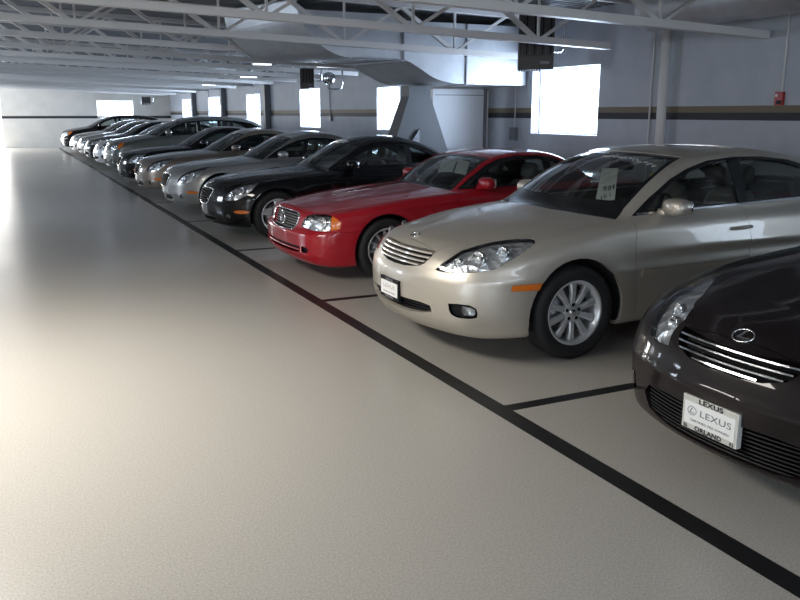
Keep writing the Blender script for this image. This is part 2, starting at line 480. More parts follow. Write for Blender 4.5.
M_INK = mat('black_ink', (0.02, 0.02, 0.022), 0.5)
M_GREYINK = mat('grey_ink', (0.18, 0.18, 0.19), 0.5)
M_PLATEF = mat('plate_frame_silver', (0.62, 0.62, 0.58), 0.35, 0.3)
M_DISC = mat('brake_disc', (0.25, 0.25, 0.26), 0.4, 0.9)

WHEEL_CACHE = {}
ROT_Y = Matrix.Rotation(PI / 2, 4, 'X')            # local z -> -y (towards the near side)
def wheel_meshes(st):
    key = st['key']
    if key in WHEEL_CACHE: return WHEEL_CACHE[key]
    R, rr, w = st['R'], st['rim'], st['w']
    t = MB(); hw = w / 2
    prof = [(rr - .012, -hw * .78), (rr + .004, -hw * .86), (rr + .03, -hw * .98), ((R + rr) / 2 + .01, -hw * 1.03), (R - .022, -hw * .96), (R - .006, -hw * .80), (R, -hw * .5), (R, 0), (R, hw * .5),
            (R - .006, hw * .80), (R - .022, hw * .96), ((R + rr) / 2 + .01, hw * 1.03), (rr + .03, hw * .98), (rr + .004, hw * .86), (rr - .012, hw * .78)]
    t.lathe(prof, 56, ROT_Y)
    for g in (-.045, 0, .045): t.lathe([(R + .0005, g - .004), (R + .0012, g), (R + .0005, g + .004)], 40, ROT_Y)
    r = MB()
    r.lathe([(rr - .02, -hw * .7), (rr - .025, 0), (rr - .02, hw * .62), (rr - .002, hw * .72), (rr + .006, hw * .80), (rr + .008, hw * .86), (rr + .002, hw * .88), (rr - .010, hw * .84), (rr - .016, hw * .70), (rr - .022, hw * .60)], 56, ROT_Y)
    n = st['n']; fo = hw * st.get('face', .62); rin = st.get('rin', .052)
    for k in range(n):
        for off in (st['pair'] if 'pair' in st else (0,)):
            a = 2 * PI * k / n + off + st.get('phase', 0)
            M = ROT_Y @ Matrix.Rotation(a, 4, 'Z')
            wi, wo, th = st['wi'] / 2, st['wo'] / 2, .02
            secs = [(rin * .8, wi, fo - .012), (rin + .03, wi * .92, fo - .002), ((rin + rr) / 2, (wi + wo) / 2 * .86, fo + .004), (rr - .022, wo, fo - .002), (rr - .006, wo * 1.25, fo + .004)]
            vs = []
            for q, ww, h in secs: vs += [M @ Vector((q, -ww, h - .008)), M @ Vector((q, -ww * .6, h)), M @ Vector((q, ww * .6, h)), M @ Vector((q, ww, h - .008)), M @ Vector((q, ww, h - th - .01)), M @ Vector((q, -ww, h - th - .01))]
            fs = []
            for i in range(len(secs) - 1):
                for j in range(6): fs.append((i * 6 + j, i * 6 + (j + 1) % 6, (i + 1) * 6 + (j + 1) % 6, (i + 1) * 6 + j))
            r.add(vs, fs)
    r.lathe([(0.0, fo + .002), (rin * .6, fo + .002), (rin + .012, fo - .004), (rin + .022, fo - .012), (rin + .022, fo - .04)], 28, ROT_Y)
    cap = MB(); cap.lathe([(0.0, fo + .010), (.020, fo + .009), (.027, fo + .004), (.029, fo - .002)], 24, ROT_Y)
    nuts = []
    for k in range(5):
        nut = MB(); a = 2 * PI * k / 5 + .3; M = ROT_Y @ Matrix.Translation((math.cos(a) * rin, math.sin(a) * rin, 0))
        nut.lathe([(0, fo + .0035), (.011, fo + .0035), (.013, fo - .001)], 10, M); nuts.append(nut.mesh('lug_nut'))
    d = MB(); d.lathe([(.05, fo - .055), (rr - .055, fo - .055), (rr - .055, fo - .075), (.05, fo - .075)], 36, ROT_Y)
    WHEEL_CACHE[key] = (t.mesh('tire'), r.mesh('wheel'), cap.mesh('hub_cap'), nuts, d.mesh('brake_disc'))
    return WHEEL_CACHE[key]

def add_wheel(root, st, x, y, z, near, lod):
    t, r, c, n, d = wheel_meshes(st)
    w = link('wheel', r, st.get('mat', M_RIM), root); w.location = (x, y, z)
    if not near: w.rotation_euler = (0, 0, PI)
    link('tire', t, M_TIRE, w)
    if lod < 2: link('hub_cap', c, M_CHROME, w); link('brake_disc', d, M_DISC, w)
    if lod < 1:
        for q in n: link('lug_nut', q, M_BLACKP, w)

def oval(cx, cy, a, b, n=20): return [(cx + a * math.cos(2 * PI * k / n), cy + b * math.sin(2 * PI * k / n)) for k in range(n)]
def frame_at(loc, nrm, up=(0, 0, 1)):
    """matrix whose z is the normal and whose y points up the surface; x reads left to right from outside"""
    z = Vector(nrm).normalized(); y = Vector(up) - z * Vector(up).dot(z); y.normalize(); x = y.cross(z)
    return Matrix(((x.x, y.x, z.x, loc[0]), (x.y, y.y, z.y, loc[1]), (x.z, y.z, z.z, loc[2]), (0, 0, 0, 1)))

def oval_l_emblem(mb, M, a=.045, b=.032, r=.0035):
    mb.tube([M @ Vector((x, y, .004)) for x, y in oval(0, 0, a, b, 28)], r, 6, True)
    t = r * 2.4
    mb.prism([(-.10 * a, b * .86), (.16 * a, b * .86), (-.12 * a, -b * .22), (.82 * a, -b * .22), (.66 * a, -b * .22 - t), (-.48 * a, -b * .22 - t)], .002, .007, M)

def star_emblem(mb, M, R=.042, r=.004):
    k_ = .22
    mb.tube([M @ Vector((x, y, .006)) for x, y in oval(0, 0, R, R, 26)], r, 6, True)
    for k in range(3):
        a = PI / 2 + k * 2 * PI / 3; p = Vector((math.cos(a) * R, math.sin(a) * R)); q = Vector((-math.sin(a), math.cos(a))) * R * k_
        mb.prism([(q.x, q.y), (p.x, p.y), (-q.x, -q.y)], .000, .014, M)

def plate(root, S, z, frame_mat, lines, w=.305, h=.152, y=0.0, tilt=0.0, text_mat=None, recess=0.0):
    """licence plate standing on the front bumper"""
    xs = [S.front_at(q, z)[0] for q in (y - w / 2, y, y + w / 2)]
    c = (min(xs) - .010, y, z)
    M = frame_at(c, (-1, 0, tilt))
    b = MB(); b.prism([(-w / 2, -h / 2), (w / 2, -h / 2), (w / 2, h / 2), (-w / 2, h / 2)], -.028, .002, M)
    fr = b.build('license_plate_frame', frame_mat, root, .003)
    p = MB(); p.prism([(-w / 2 + .014, -h / 2 + .026), (w / 2 - .014, -h / 2 + .026), (w / 2 - .014, h / 2 - .026), (-w / 2 + .014, h / 2 - .026)], .0022, .0035, M)
    pl = p.build('license_plate', M_WHITEP, root)
    for body, size, px, py, width, m, on in lines:
        t = MB()
        if body == '@': 
            k = size; t.tube([M @ Vector((px + x, py + q, .0042)) for x, q in oval(0, 0, k, k * .8, 22)], k * .07, 4, True)
            t.prism([(px - .1 * k, py + k * .55), (px + .12 * k, py + k * .55), (px - .38 * k, py - k * .28), (px + .55 * k, py - k * .28), (px + .5 * k, py - k * .42), (px - .65 * k, py - k * .42)], .0036, .0046, M)
        else:
            vs, fs = text_mesh(body, size, 1.05, .0012 if on == 'frame' else .0004, width)
            t.add([M @ Vector((v.x + px, v.y + py, .0030 if on == 'frame' else .0042)) for v in vs], fs)
        link('lettering', t.mesh('lettering'), m, fr if on == 'frame' else pl)

def make_car(sp, body_mat, lod=0):
    """root empty at the nose on the floor; length runs along +x, driver's side is -y"""
    S = Surface(sp); sh = Shell(S, (0.022, 0.028, 0.042)[lod]); L = sp['L']; hz = sp['hub_z']
    root = empty('car', (0, 0, 0))
    side_t = lambda c, n: c[1] > 0.35 and n[1] > 0.12
    tests = {'nose': ((0, 1, 0), lambda c, n: c[0] < 0.9),
             'side': ((0, 1, 0), side_t), 'front': ((1, 0, 0), lambda c, n: c[0] < 1.0 and n[0] < -0.08),
             'quarter': ((1, -1, 0), lambda c, n: c[0] < 1.35 and c[1] > 0.12 and n[0] < 0.35 and c[2] < sp['belt'] + .1),
             'rear': ((1, 0, 0), lambda c, n: c[0] > L - 0.9 and n[0] > 0.1),
             'top': ((0, 0, 1), lambda c, n: c[2] > 0.5 and n[2] > 0.2),
             'rquarter': ((1, 1, 0), lambda c, n: c[0] > L - 1.2 and n[0] > -0.3 and c[1] > .2)}
    def to3(kind, p):
        a, b = p
        if kind in ('side', 'nose'): return (a, 0, b)
        if kind in ('front', 'rear'): return (0, a, b)
        if kind == 'quarter': return (a / math.sqrt(2), a / math.sqrt(2), b)
        if kind == 'rquarter': return (a / math.sqrt(2), -a / math.sqrt(2), b)
        return (a, b, 0)
    for f in sh.bm.faces:
        if f.normal.z < -0.6 and f.calc_center_median().z < 0.42: f[sh.lay] = sh.pid('underbody')
    for hx in sp['hubs']:
        R = sp['arch']; pts = [(hx + R * math.cos(a), 0, hz + R * math.sin(a)) for a in np.linspace(0, 2 * PI, 37)[:-1]]
        sh.cut('hole', pts, (0, 1, 0), lambda c, n: c[1] > 0.42)
    for name, kind, pts in sp['cuts']:
        if lod >= 2 and name in sp.get('skip2', ('hood', 'trunk_lid', 'sunroof', 'cowl')): continue
        d, t = tests[kind]
        only = None
        if name in ('front_door', 'rear_door', 'front_bumper', 'rear_bumper'): only = ['body']
        sh.cut(name, [to3(kind, p) for p in pts], d, t, only)
    sh.finish()
    G = sh.groups; B = .028
    def P(name, m, parent=root, **k):
        out = None; side = k.pop('side', 0); label = k.pop('as_', name)
        sides = (side,) if side != 'each' else (-1, 1)
        for sd in sides:
            me = shell_mesh(label, [sh.part(name, sd, **k)])
            if me: out = link(label, me, m, parent) if out is None or True else out
            yield_list.append((sd, out))
        return out
    yield_list = []
    P('body', body_mat, flange=B, gap=.0012)
    P('underbody', M_DARK)
    for nm in ('hood', 'trunk_lid', 'fuel_door', 'front_bumper', 'rear_bumper'):
        if nm in G: P(nm, body_mat, flange=.02, gap=.0016)
    for nm in ('front_door', 'rear_door'):
        if nm in G: P(nm, body_mat, side='each', flange=.02, gap=.0022)
    if 'side_moulding' in G: P('side_moulding', sp.get('mould_mat') or body_mat, side='each', off=.010, flange=.02)
    if 'window_trim' in G: P('window_trim', M_TRIM, side='each', off=-.004, flange=.02)
    for nm in ('windscreen_surround', 'rear_window_surround', 'cowl', 'b_pillar_cover'):
        if nm in G: P(nm, M_TRIM, off=-.004, flange=.02)
    if 'chrome_strip' in G: P('chrome_strip', M_CHROME, side='each', off=.002, flange=.01)
    glass_m = sp.get('glass') or M_GLASS
    for nm in ('windscreen', 'rear_window', 'sunroof'):
        if nm in G: P(nm, glass_m, off=-.008)
    for nm in ('front_window', 'rear_side_window', 'quarter_window', 'vent_window'):
        if nm in G: P(nm, glass_m, side='each', off=-.010, as_='side_window')
    for nm, m in (('side_marker', M_AMBER), ('tail_lamp', M_REDLENS), ('corner_lamp', M_AMBER)):
        if nm in G: P(nm, m, side='each', off=.002, flange=.01)
    # headlamps: clear lens, faceted reflector and bowls behind it
    for nm in ('headlight', 'fog_lamp'):
        if nm not in G: continue
        for sd in (-1, 1):
            ln = link(nm, shell_mesh(nm, [sh.part(nm, sd, off=.001, gap=.001)]), M_LENS, root)
            link('reflector', shell_mesh('reflector', [sh.part(nm, sd, off=-.028, flange=-.025, gap=.002)]), M_REFL, ln)
            if nm == 'headlight' and lod < 2:
                for (u, z, r) in sp.get('bowls', ()):
                    h = S.hit((u / math.sqrt(2) - 1, u / math.sqrt(2) + 1, z), (1, -1, 0), 3)
                    if h is None: continue
                    g = S.grad(h.reshape(1, 3))[0]; g /= np.linalg.norm(g); c = h - g * .006
                    mir = np.array([1, sd, 1]); dv = Vector((-0.93, 0.30 * sd, 0.1)); M = frame_at(c * mir - np.array([-.93, .3 * sd, .1]) * .012, dv)
                    mb = MB(); mb.lathe([(0, -.030), (r * .35, -.030), (r * .7, -.020), (r * .92, -.004), (r, 0), (r * 1.06, -.003), (r * 1.06, -.03)], 24, M)
                    bw = mb.build('lamp_bowl', M_CHROME, ln)
                    mb = MB(); v, f = superellipsoid((0, 0, 0), (r * .42, r * .42, .016), 1, 1, 16, 8, M @ Matrix.Translation((0, 0, -.016))); mb.add(v, f, True)
                    mb.build('lamp_projector', M_REFL, ln)
    if 'fog_recess' in G: P('fog_recess', M_BLACKP, side='each', off=-.025, flange=-.022)
    for nm in ('grille', 'lower_intake'):
        if nm in G:
            g = P(nm, M_DARK, off=-.045)
            for z, yw, th, m, push in sp['bars'].get(nm, ()):
                if lod >= 2 and nm != 'grille': continue
                ys = np.linspace(-yw, yw, 17); mb = MB(); rows = []
                for q in ys:
                    h = S.front_at(q, z)
                    if h is None: continue
                    e = S.front_at(q, z + .01); hh = h[0] - push + (0.0 if e is None else 0)
                    rows.append((hh, q))
                vs = []; 
                for (x, q) in rows: vs += [(x - .003, q, z - th * .3), (x, q, z + th * .5), (x + .028, q, z + th * .5), (x + .028, q, z - th * .5), (x, q, z - th * .5)]
                fs = [(i * 5 + j, i * 5 + (j + 1) % 5, (i + 1) * 5 + (j + 1) % 5, (i + 1) * 5 + j) for i in range(len(rows) - 1) for j in range(5)]
                e = (len(rows) - 1) * 5; fs += [(0, 4, 3, 2, 1), (e, e + 1, e + 2, e + 3, e + 4)]
                mb.add(vs, fs); o = mb.build('grille_bar', m or body_mat, g)
                if (m or body_mat) is M_CHROME: o['label'] = 'chrome grille bar'
    if sp.get('grille_frame'):
        pts, r, m = sp['grille_frame']; allp = pts + [(-a, b) for a, b in pts[::-1]]
        dense = []
        for (a, b), (c, d) in zip(allp, allp[1:] + allp[:1]):
            k = max(1, int(math.hypot(c - a, d - b) / .03))
            dense += [(a + (c - a) * i / k, b + (d - b) * i / k) for i in range(k)]
        pp = []
        for a, b in dense:
            h = S.front_at(a, b)
            if h is not None: pp.append((h[0] - .002, a, b))
        mb = MB(); mb.tube(pp, r, 8, True); mb.build('grille_frame', m, root)
    # wheel wells
    for hx in sp['hubs']:
        for sy in (-1, 1):
            mb = MB(); R = sp['arch'] + .004; yo = S.side_at(hx, hz + sp['arch'] + .02); yo = (yo[1] if yo is not None else sp['hw']) - .02; yi = .50
            n = 24; a0, a1 = -0.35, PI + 0.35
            vs = []
            for k in range(n + 1):
                a = a0 + (a1 - a0) * k / n
                vs += [(hx + R * math.cos(a), sy * yo, hz + R * math.sin(a)), (hx + R * math.cos(a), sy * yi, hz + R * math.sin(a))]
            c = len(vs); vs.append((hx, sy * yi, hz))
            fs = [(2 * k, 2 * k + 1, 2 * k + 3, 2 * k + 2) for k in range(n)] + [(2 * k + 1, c, 2 * k + 3) for k in range(n)]
            mb.add(vs, fs, True); link('wheel_well', mb.mesh('wheel_well'), M_DARK, root)
    st = sp['wheel']
    for hx in sp['hubs']:
        for sy in (-1, 1):
            add_wheel(root, st, hx, sy * (sp['track']), st['R'], sy < 0, lod)
    # cabin
    bel = sp['belt']; x_a, x_b = sp['cabin']
    lf = []
    for nm in ('body', 'window_trim', 'front_door', 'rear_door', 'b_pillar_cover'):
        for f in G.get(nm, []):
            c = sh.V[f].mean(0)
            if c[2] > .45 and x_a + (.0 if c[2] < bel else -.1) < c[0] < x_b and (c[2] > bel + .03 or sh.N[f].mean(0)[1] > .5): lf.append(f[::-1])
    v, f, n_ = sh.part('x', 0, off=-.032, faces=lf)
    n_ = [[-q for q in l] for l in n_]
    me = shell_mesh('interior_lining', [(v, f, n_)])
    if me: link('interior_lining', me, M_CABIN, root)
    mb = MB(); mb.box(x_a - .1, x_b + .1, -.78, .78, .30, .34); mb.build('cabin_floor', M_DARK, root)
    if lod < 2 or sp.get('seats2'):
        xd = sp['dash']; mb = MB(); v, f = superellipsoid((xd, 0, bel - .19), (.30, .70, .16), .45, .35, 28, 10); mb.add(v, f, True)
        v, f = superellipsoid((xd + .02, -.36, bel - .03), (.15, .17, .05), .6, .7, 16, 8); mb.add(v, f, True); mb.build('dashboard', M_CABIN, root)
        sw = MB(); M = Matrix.Translation((xd + .38, -.37, bel - .08)) @ Matrix.Rotation(-1.15, 4, 'Y')
        sw.tube([M @ Vector((x, y, 0)) for x, y in oval(0, 0, .185, .185, 26)], .014, 8, True)
        sw.bar(M @ Vector((0, -.18, 0)), M @ Vector((0, .18, 0)), .035, .02); sw.bar(M @ Vector((0, 0, 0)), M @ Vector((.17, 0, 0)), .03, .02)
        v, f = superellipsoid((0, 0, 0), (.06, .07, .03), 1, 1, 14, 8, M); sw.add(v, f, True); sw.build('steering_wheel', M_BLACKP, root)
        bsx = sp['seats']
        seat_m = sp.get('seat_mat') or M_SEAT
        for i, (xs, ys) in enumerate(bsx):
            wide = ys == 0; dz = sp.get('seat_dz', 0.0) - (.13 if wide and sp['H'] < 1.5 else 0); hw_ = .58 if wide else .25; mb = MB()
            v, f = superellipsoid((xs, ys, .50 + dz), (.26, hw_, .11), .5, .5, 28, 10); mb.add(v, f, True)
            M = Matrix.Translation((xs + .30, ys, .78 + dz)) @ Matrix.Rotation(.30, 4, 'Y')
            v, f = superellipsoid((0, 0, 0), (.075, hw_ * .96, .30), .5, .5, 28, 10, M); v = [p for p in v]; mb.add(v, f, True)
            hr = (0,) if not wide else (-.36, .36)
            for q in hr:
                v, f = superellipsoid((0, 0, 0), (.05, .13, .09), .6, .6, 18, 8, M @ Matrix.Translation((.02, q, .41))); mb.add(v, f, True)
                mb.bar(M @ Vector((.02, q - .05, .28)), M @ Vector((.02, q - .05, .36)), .012); mb.bar(M @ Vector((.02, q + .05, .28)), M @ Vector((.02, q + .05, .36)), .012)
            mb.build('rear_bench' if wide else 'seat', seat_m, root)
        # rear view mirror
        if lod < 2:
            h = S.top_at(sp['rvm'][0], 0); mb = MB(); v, f = superellipsoid((sp['rvm'][0] + .10, 0, h[2] - .09), (.018, .12, .034), .6, .6, 18, 8); mb.add(v, f, True)
            mb.bar((sp['rvm'][0] + .09, 0, h[2] - .08), (sp['rvm'][0] + .03, 0, h[2] - .01), .016); mb.build('rear_view_mirror', M_BLACKP, root)
    # door mirrors
    mx, mz = sp['mirror'][:2]; mr = sp['mirror'][2] if len(sp['mirror']) > 2 else (.075, .105, .062)
    h = S.side_at(mx + .02, mz - .03)
    for sy in (-1, 1):
        mb = MB(); yb = (h[1] if h is not None else .82); v, f = superellipsoid((mx, sy * (yb + mr[1] + .02), mz + .015), mr, .75, .7, 22, 12); mb.add(v, f, True)
        v, f = superellipsoid((mx + .005, sy * (yb + .01), mz - .03), (.055, .05, .028), .6, .6, 16, 8); mb.add(v, f, True)
        o = mb.build('door_mirror', sp.get('mirror_mat') or body_mat, root)
        mb = MB(); v, f = superellipsoid((mx + mr[0] * .86, sy * (yb + mr[1] + .02), mz + .015), (.014, mr[1] * .82, mr[2] * .78), .4, .6, 20, 8); mb.add(v, f, True); mb.build('mirror_glass', M_CHROME, o)
    # door handles
    if lod < 2:
        for hx_, hz_ in sp['handles']:
            for sy in (-1, 1):
                h = S.side_at(hx_, hz_)
                if h is None: continue
                y = h[1]; mb = MB(); pts = [(hx_ - .10, sy * (y - .002), hz_), (hx_ - .075, sy * (y + .026), hz_ + .002), (hx_ + .04, sy * (y + .030), hz_ + .004), (hx_ + .085, sy * (y + .024), hz_ + .004), (hx_ + .10, sy * (y - .002), hz_ + .004)]
                mb.tube(pts, .013, 8, rs=[.008, .012, .014, .013, .008]); mb.build('door_handle', sp.get('handle_mat') or body_mat, root)
    return root, S, sh

# ------------------------------------------------------------------ car shapes
W_TEN = dict(key='ten', R=.328, rim=.221, w=.215, n=10, wi=.044, wo=.058, phase=.31)
ES = dict(L=4.855, hw=.905, H=1.46, hubs=(.985, 3.705), hub_z=.325, arch=.384, track=.785, belt=.955,
    top=[(-.2, .60), (0.0, .70), (.12, .775), (.30, .835), (.60, .895), (.95, .945), (1.30, .985), (1.8, 1.02), (3.4, 1.05), (4.1, 1.06), (4.6, 1.05), (4.85, 1.0)],
    crown=[(-.2, .12), (.1, .20), (.5, .16), (1.0, .12), (1.5, .12), (3.6, .14), (4.3, .13), (4.85, .15)],
    ridges=[(.26, .42, .05, -.010, .15, 1.35)],
    bottom=[(0, .21), (.35, .185), (1.0, .20), (3.5, .20), (4.3, .22), (4.85, .30)],
    plan=[(0, .80), (.3, .855), (.7, .893), (1.1, .903), (1.8, .905), (3.3, .905), (3.9, .90), (4.4, .872), (4.85, .81)],
    sec=[(.15, .955), (.30, .985), (.45, .997), (.58, 1.0), (.72, .990), (.85, .965), (.95, .93), (1.1, .86)],
    front=[(.15, .10), (.24, .045), (.36, .005), (.48, .0), (.56, .012), (.62, .038), (.72, .085), (.80, .14), (.9, .22)],
    fa=.29, fp=2.1, rear=[(.2, .12), (.4, .02), (.6, .0), (.75, .03), (.95, .07), (1.05, .10)], ra=.24, rp=2.8, kfs=.22, ktop=(.10, .09, .08, .08, .10),
    gh=[(.6, .58), (1.0, .80), (1.32, 1.0), (1.7, 1.225), (2.02, 1.345), (2.3, 1.388), (2.65, 1.406), (3.0, 1.395), (3.3, 1.354), (3.6, 1.27), (3.95, 1.135), (4.25, 1.0), (4.6, .82)],
    ghplan=[(1.0, .72), (1.4, .775), (1.9, .805), (2.6, .82), (3.3, .80), (3.9, .745), (4.3, .68)], wrap=[(1.0, .26), (2.0, .22), (2.4, .05), (3.2, -.04), (3.6, -.14), (4.3, -.16)],
    rcrown=.085, tumble=.44, crease=(.60, .006, .035, .012), wheel=W_TEN, cabin=(1.35, 4.0), dash=1.72, rvm=(1.98,), seats=[(2.55, -.36), (2.55, .36), (3.35, 0)],
    mirror=(1.79, 1.0), handles=[(2.47, .83), (3.42, .85)],
    cuts=[
        ('hood', 'top', [(.16, -.1), (.16, .38), (.34, .52), (.62, .66), (1.0, .735), (1.38, .75), (1.30, .5), (1.24, .25), (1.22, -.1)]),
        ('front_door', 'side', [(1.50, .945), (1.46, .70), (1.50, .26), (2.56, .26), (2.56, .99)]),
        ('rear_door', 'side', [(2.56, .99), (2.56, .26), (3.28, .26), (3.36, .42), (3.46, .60), (3.62, .74), (3.68, .99)]),
        ('side_moulding', 'side', [(1.52, .535), (2.545, .545), (2.545, .60), (1.52, .59)]),
        ('side_moulding', 'side', [(2.575, .545), (3.36, .555), (3.42, .61), (2.575, .60)]),
        ('window_trim', 'side', [(1.52, .952), (1.70, 1.07), (1.92, 1.19), (2.10, 1.26), (2.32, 1.315), (2.60, 1.338), (2.9, 1.334), (3.2, 1.30), (3.45, 1.24), (3.68, 1.15), (3.85, 1.06), (3.80, 1.03), (3.6, 1.02), (2.9, 1.005), (2.2, .985)]),
        ('chrome_strip', 'side', [(1.56, .955), (2.2, .976), (2.9, .996), (3.6, 1.012), (3.79, 1.02), (3.80, 1.035), (3.6, 1.026), (2.9, 1.010), (2.2, .990), (1.56, .970)]),
        ('front_window', 'side', [(1.66, .990), (1.78, 1.085), (1.96, 1.185), (2.14, 1.25), (2.34, 1.297), (2.53, 1.315), (2.53, 1.005), (2.2, 1.000)]),
        ('rear_side_window', 'side', [(2.64, 1.318), (2.85, 1.314), (3.10, 1.288), (3.34, 1.235), (3.36, 1.035), (2.9, 1.02), (2.62, 1.015)]),
        ('quarter_window', 'side', [(3.40, 1.22), (3.55, 1.17), (3.70, 1.09), (3.73, 1.05), (3.40, 1.037)]),
        ('cowl', 'top', [(1.19, -.1), (1.20, .25), (1.27, .5), (1.40, .74), (1.50, .70), (1.45, .60), (1.36, .3), (1.32, -.1)]),
        ('windscreen_surround', 'top', [(1.29, -.1), (1.33, .3), (1.42, .57), (1.49, .70), (1.80, .635), (2.16, .555), (2.12, .35), (2.08, -.1)]),
        ('windscreen', 'top', [(1.38, -.1), (1.42, .3), (1.51, .57), (1.56, .655), (1.82, .60), (2.105, .525), (2.07, .35), (2.03, -.1)]),
        ('sunroof', 'top', [(2.42, -.1), (2.42, .36), (2.48, .41), (2.84, .41), (2.9, .36), (2.9, -.1)]),
        ('rear_window_surround', 'top', [(3.42, -.1), (3.45, .48), (3.66, .56), (4.0, .63), (4.09, .40), (4.12, -.1)]),
        ('rear_window', 'top', [(3.48, -.1), (3.51, .44), (3.67, .51), (3.96, .57), (4.03, .38), (4.06, -.1)]),
        ('grille', 'front', [(-.1, .742), (.12, .742), (.28, .744), (.385, .738), (.378, .70), (.35, .655), (.30, .632), (.15, .614), (-.1, .610)]),
        ('lower_intake', 'front', [(-.1, .392), (.22, .395), (.38, .395), (.47, .385), (.48, .345), (.40, .325), (.25, .305), (-.1, .300)]),
        ('headlight', 'quarter', [(.415, .632), (.469, .682), (.58, .763), (.67, .793), (.757, .814), (.883, .832), (1.00, .840), (1.045, .832), (1.05, .818), (1.021, .791), (.959, .747), (.90, .71), (.847, .676), (.773, .655), (.688, .644), (.60, .634), (.521, .627), (.45, .625)]),
        ('fog_recess', 'quarter', [(.535, .425), (.60, .432), (.687, .430), (.73, .410), (.74, .375), (.735, .348), (.69, .338), (.596, .338), (.555, .355), (.54, .385)]),
        ('fog_lamp', 'quarter', [(.63, .417), (.69, .417), (.722, .402), (.728, .372), (.71, .352), (.64, .350), (.618, .38)]),
        ('side_marker', 'side', [(.465, .526), (.665, .522), (.68, .568), (.47, .564)]),
        ('tail_lamp', 'rear', [(.40, .90), (.84, .88), (.90, .78), (.84, .70), (.42, .72)]),
        ('trunk_lid', 'top', [(4.16, -.1), (4.14, .55), (4.74, .58), (4.78, -.1)]),
    ],
    bowls=[(.56, .685, .036), (.70, .722, .055), (.85, .765, .042)],
    bars={'grille': [(.722, .372, .013, None, .004), (.694, .368, .013, None, .004), (.666, .345, .013, None, .004), (.639, .30, .012, None, .004)],
          'lower_intake': [(.375, .44, .006, M_BLACKP, -.02), (.355, .44, .006, M_BLACKP, -.02), (.335, .38, .006, M_BLACKP, -.02)]})

def without(cuts, names): return [c for c in cuts if c[0] not in names]
# the dark saloon: same body with a lower, thinner grille, upright lamps and a finned intake
DK = dict(ES); DK['cuts'] = without(ES['cuts'], ('grille', 'lower_intake', 'headlight', 'fog_recess', 'fog_lamp', 'side_marker', 'hood', 'sunroof')) + [
    ('hood', 'top', [(.135, -.1), (.14, .27), (.30, .44), (.62, .62), (1.0, .70), (1.38, .74), (1.30, .5), (1.24, .25), (1.22, -.1)]),
    ('grille', 'front', [(-.1, .692), (.10, .693), (.24, .702), (.33, .705), (.325, .67), (.29, .632), (.20, .604), (.10, .596), (-.1, .594)]),
    ('lower_intake', 'front', [(-.1, .405), (.30, .408), (.45, .395), (.50, .345), (.46, .275), (.3, .250), (-.1, .245)]),
    ('headlight', 'quarter', [(.315, .612), (.36, .67), (.39, .725), (.46, .768), (.60, .802), (.77, .824), (.98, .842), (.95, .815), (.80, .782), (.70, .752), (.60, .708), (.53, .655), (.48, .615), (.40, .600)]),
    ('fog_recess', 'quarter', [(.535, .40), (.60, .405), (.66, .38), (.66, .32), (.60, .30), (.53, .32)]),
    ('fog_lamp', 'quarter', [(.55, .385), (.60, .39), (.64, .37), (.64, .335), (.60, .32), (.55, .335)]),
]
DK['top'] = [(-.2, .60), (0.0, .66), (.12, .735), (.30, .815), (.60, .885), (.95, .945), (1.30, .985), (1.8, 1.02), (3.4, 1.05), (4.1, 1.06), (4.6, 1.05), (4.85, 1.0)]
DK['front'] = [(.15, .08), (.24, .035), (.36, .010), (.46, .004), (.50, .0), (.53, .012), (.58, .030), (.66, .066), (.74, .12), (.9, .24)]
DK['ridges'] = [(.24, .46, .035, -.016, .12, 1.35)]
DK['bowls'] = [(.43, .685, .042), (.52, .735, .036)]
DK['bars'] = {'grille': [(.682, .315, .009, M_CHROME, .006), (.657, .305, .009, M_CHROME, .006), (.631, .280, .009, M_CHROME, .006), (.609, .175, .008, M_CHROME, .006)],
    'lower_intake': [(.26 + .0185 * i, .455, .006, M_BLACKP, -.012) for i in range(8)]}

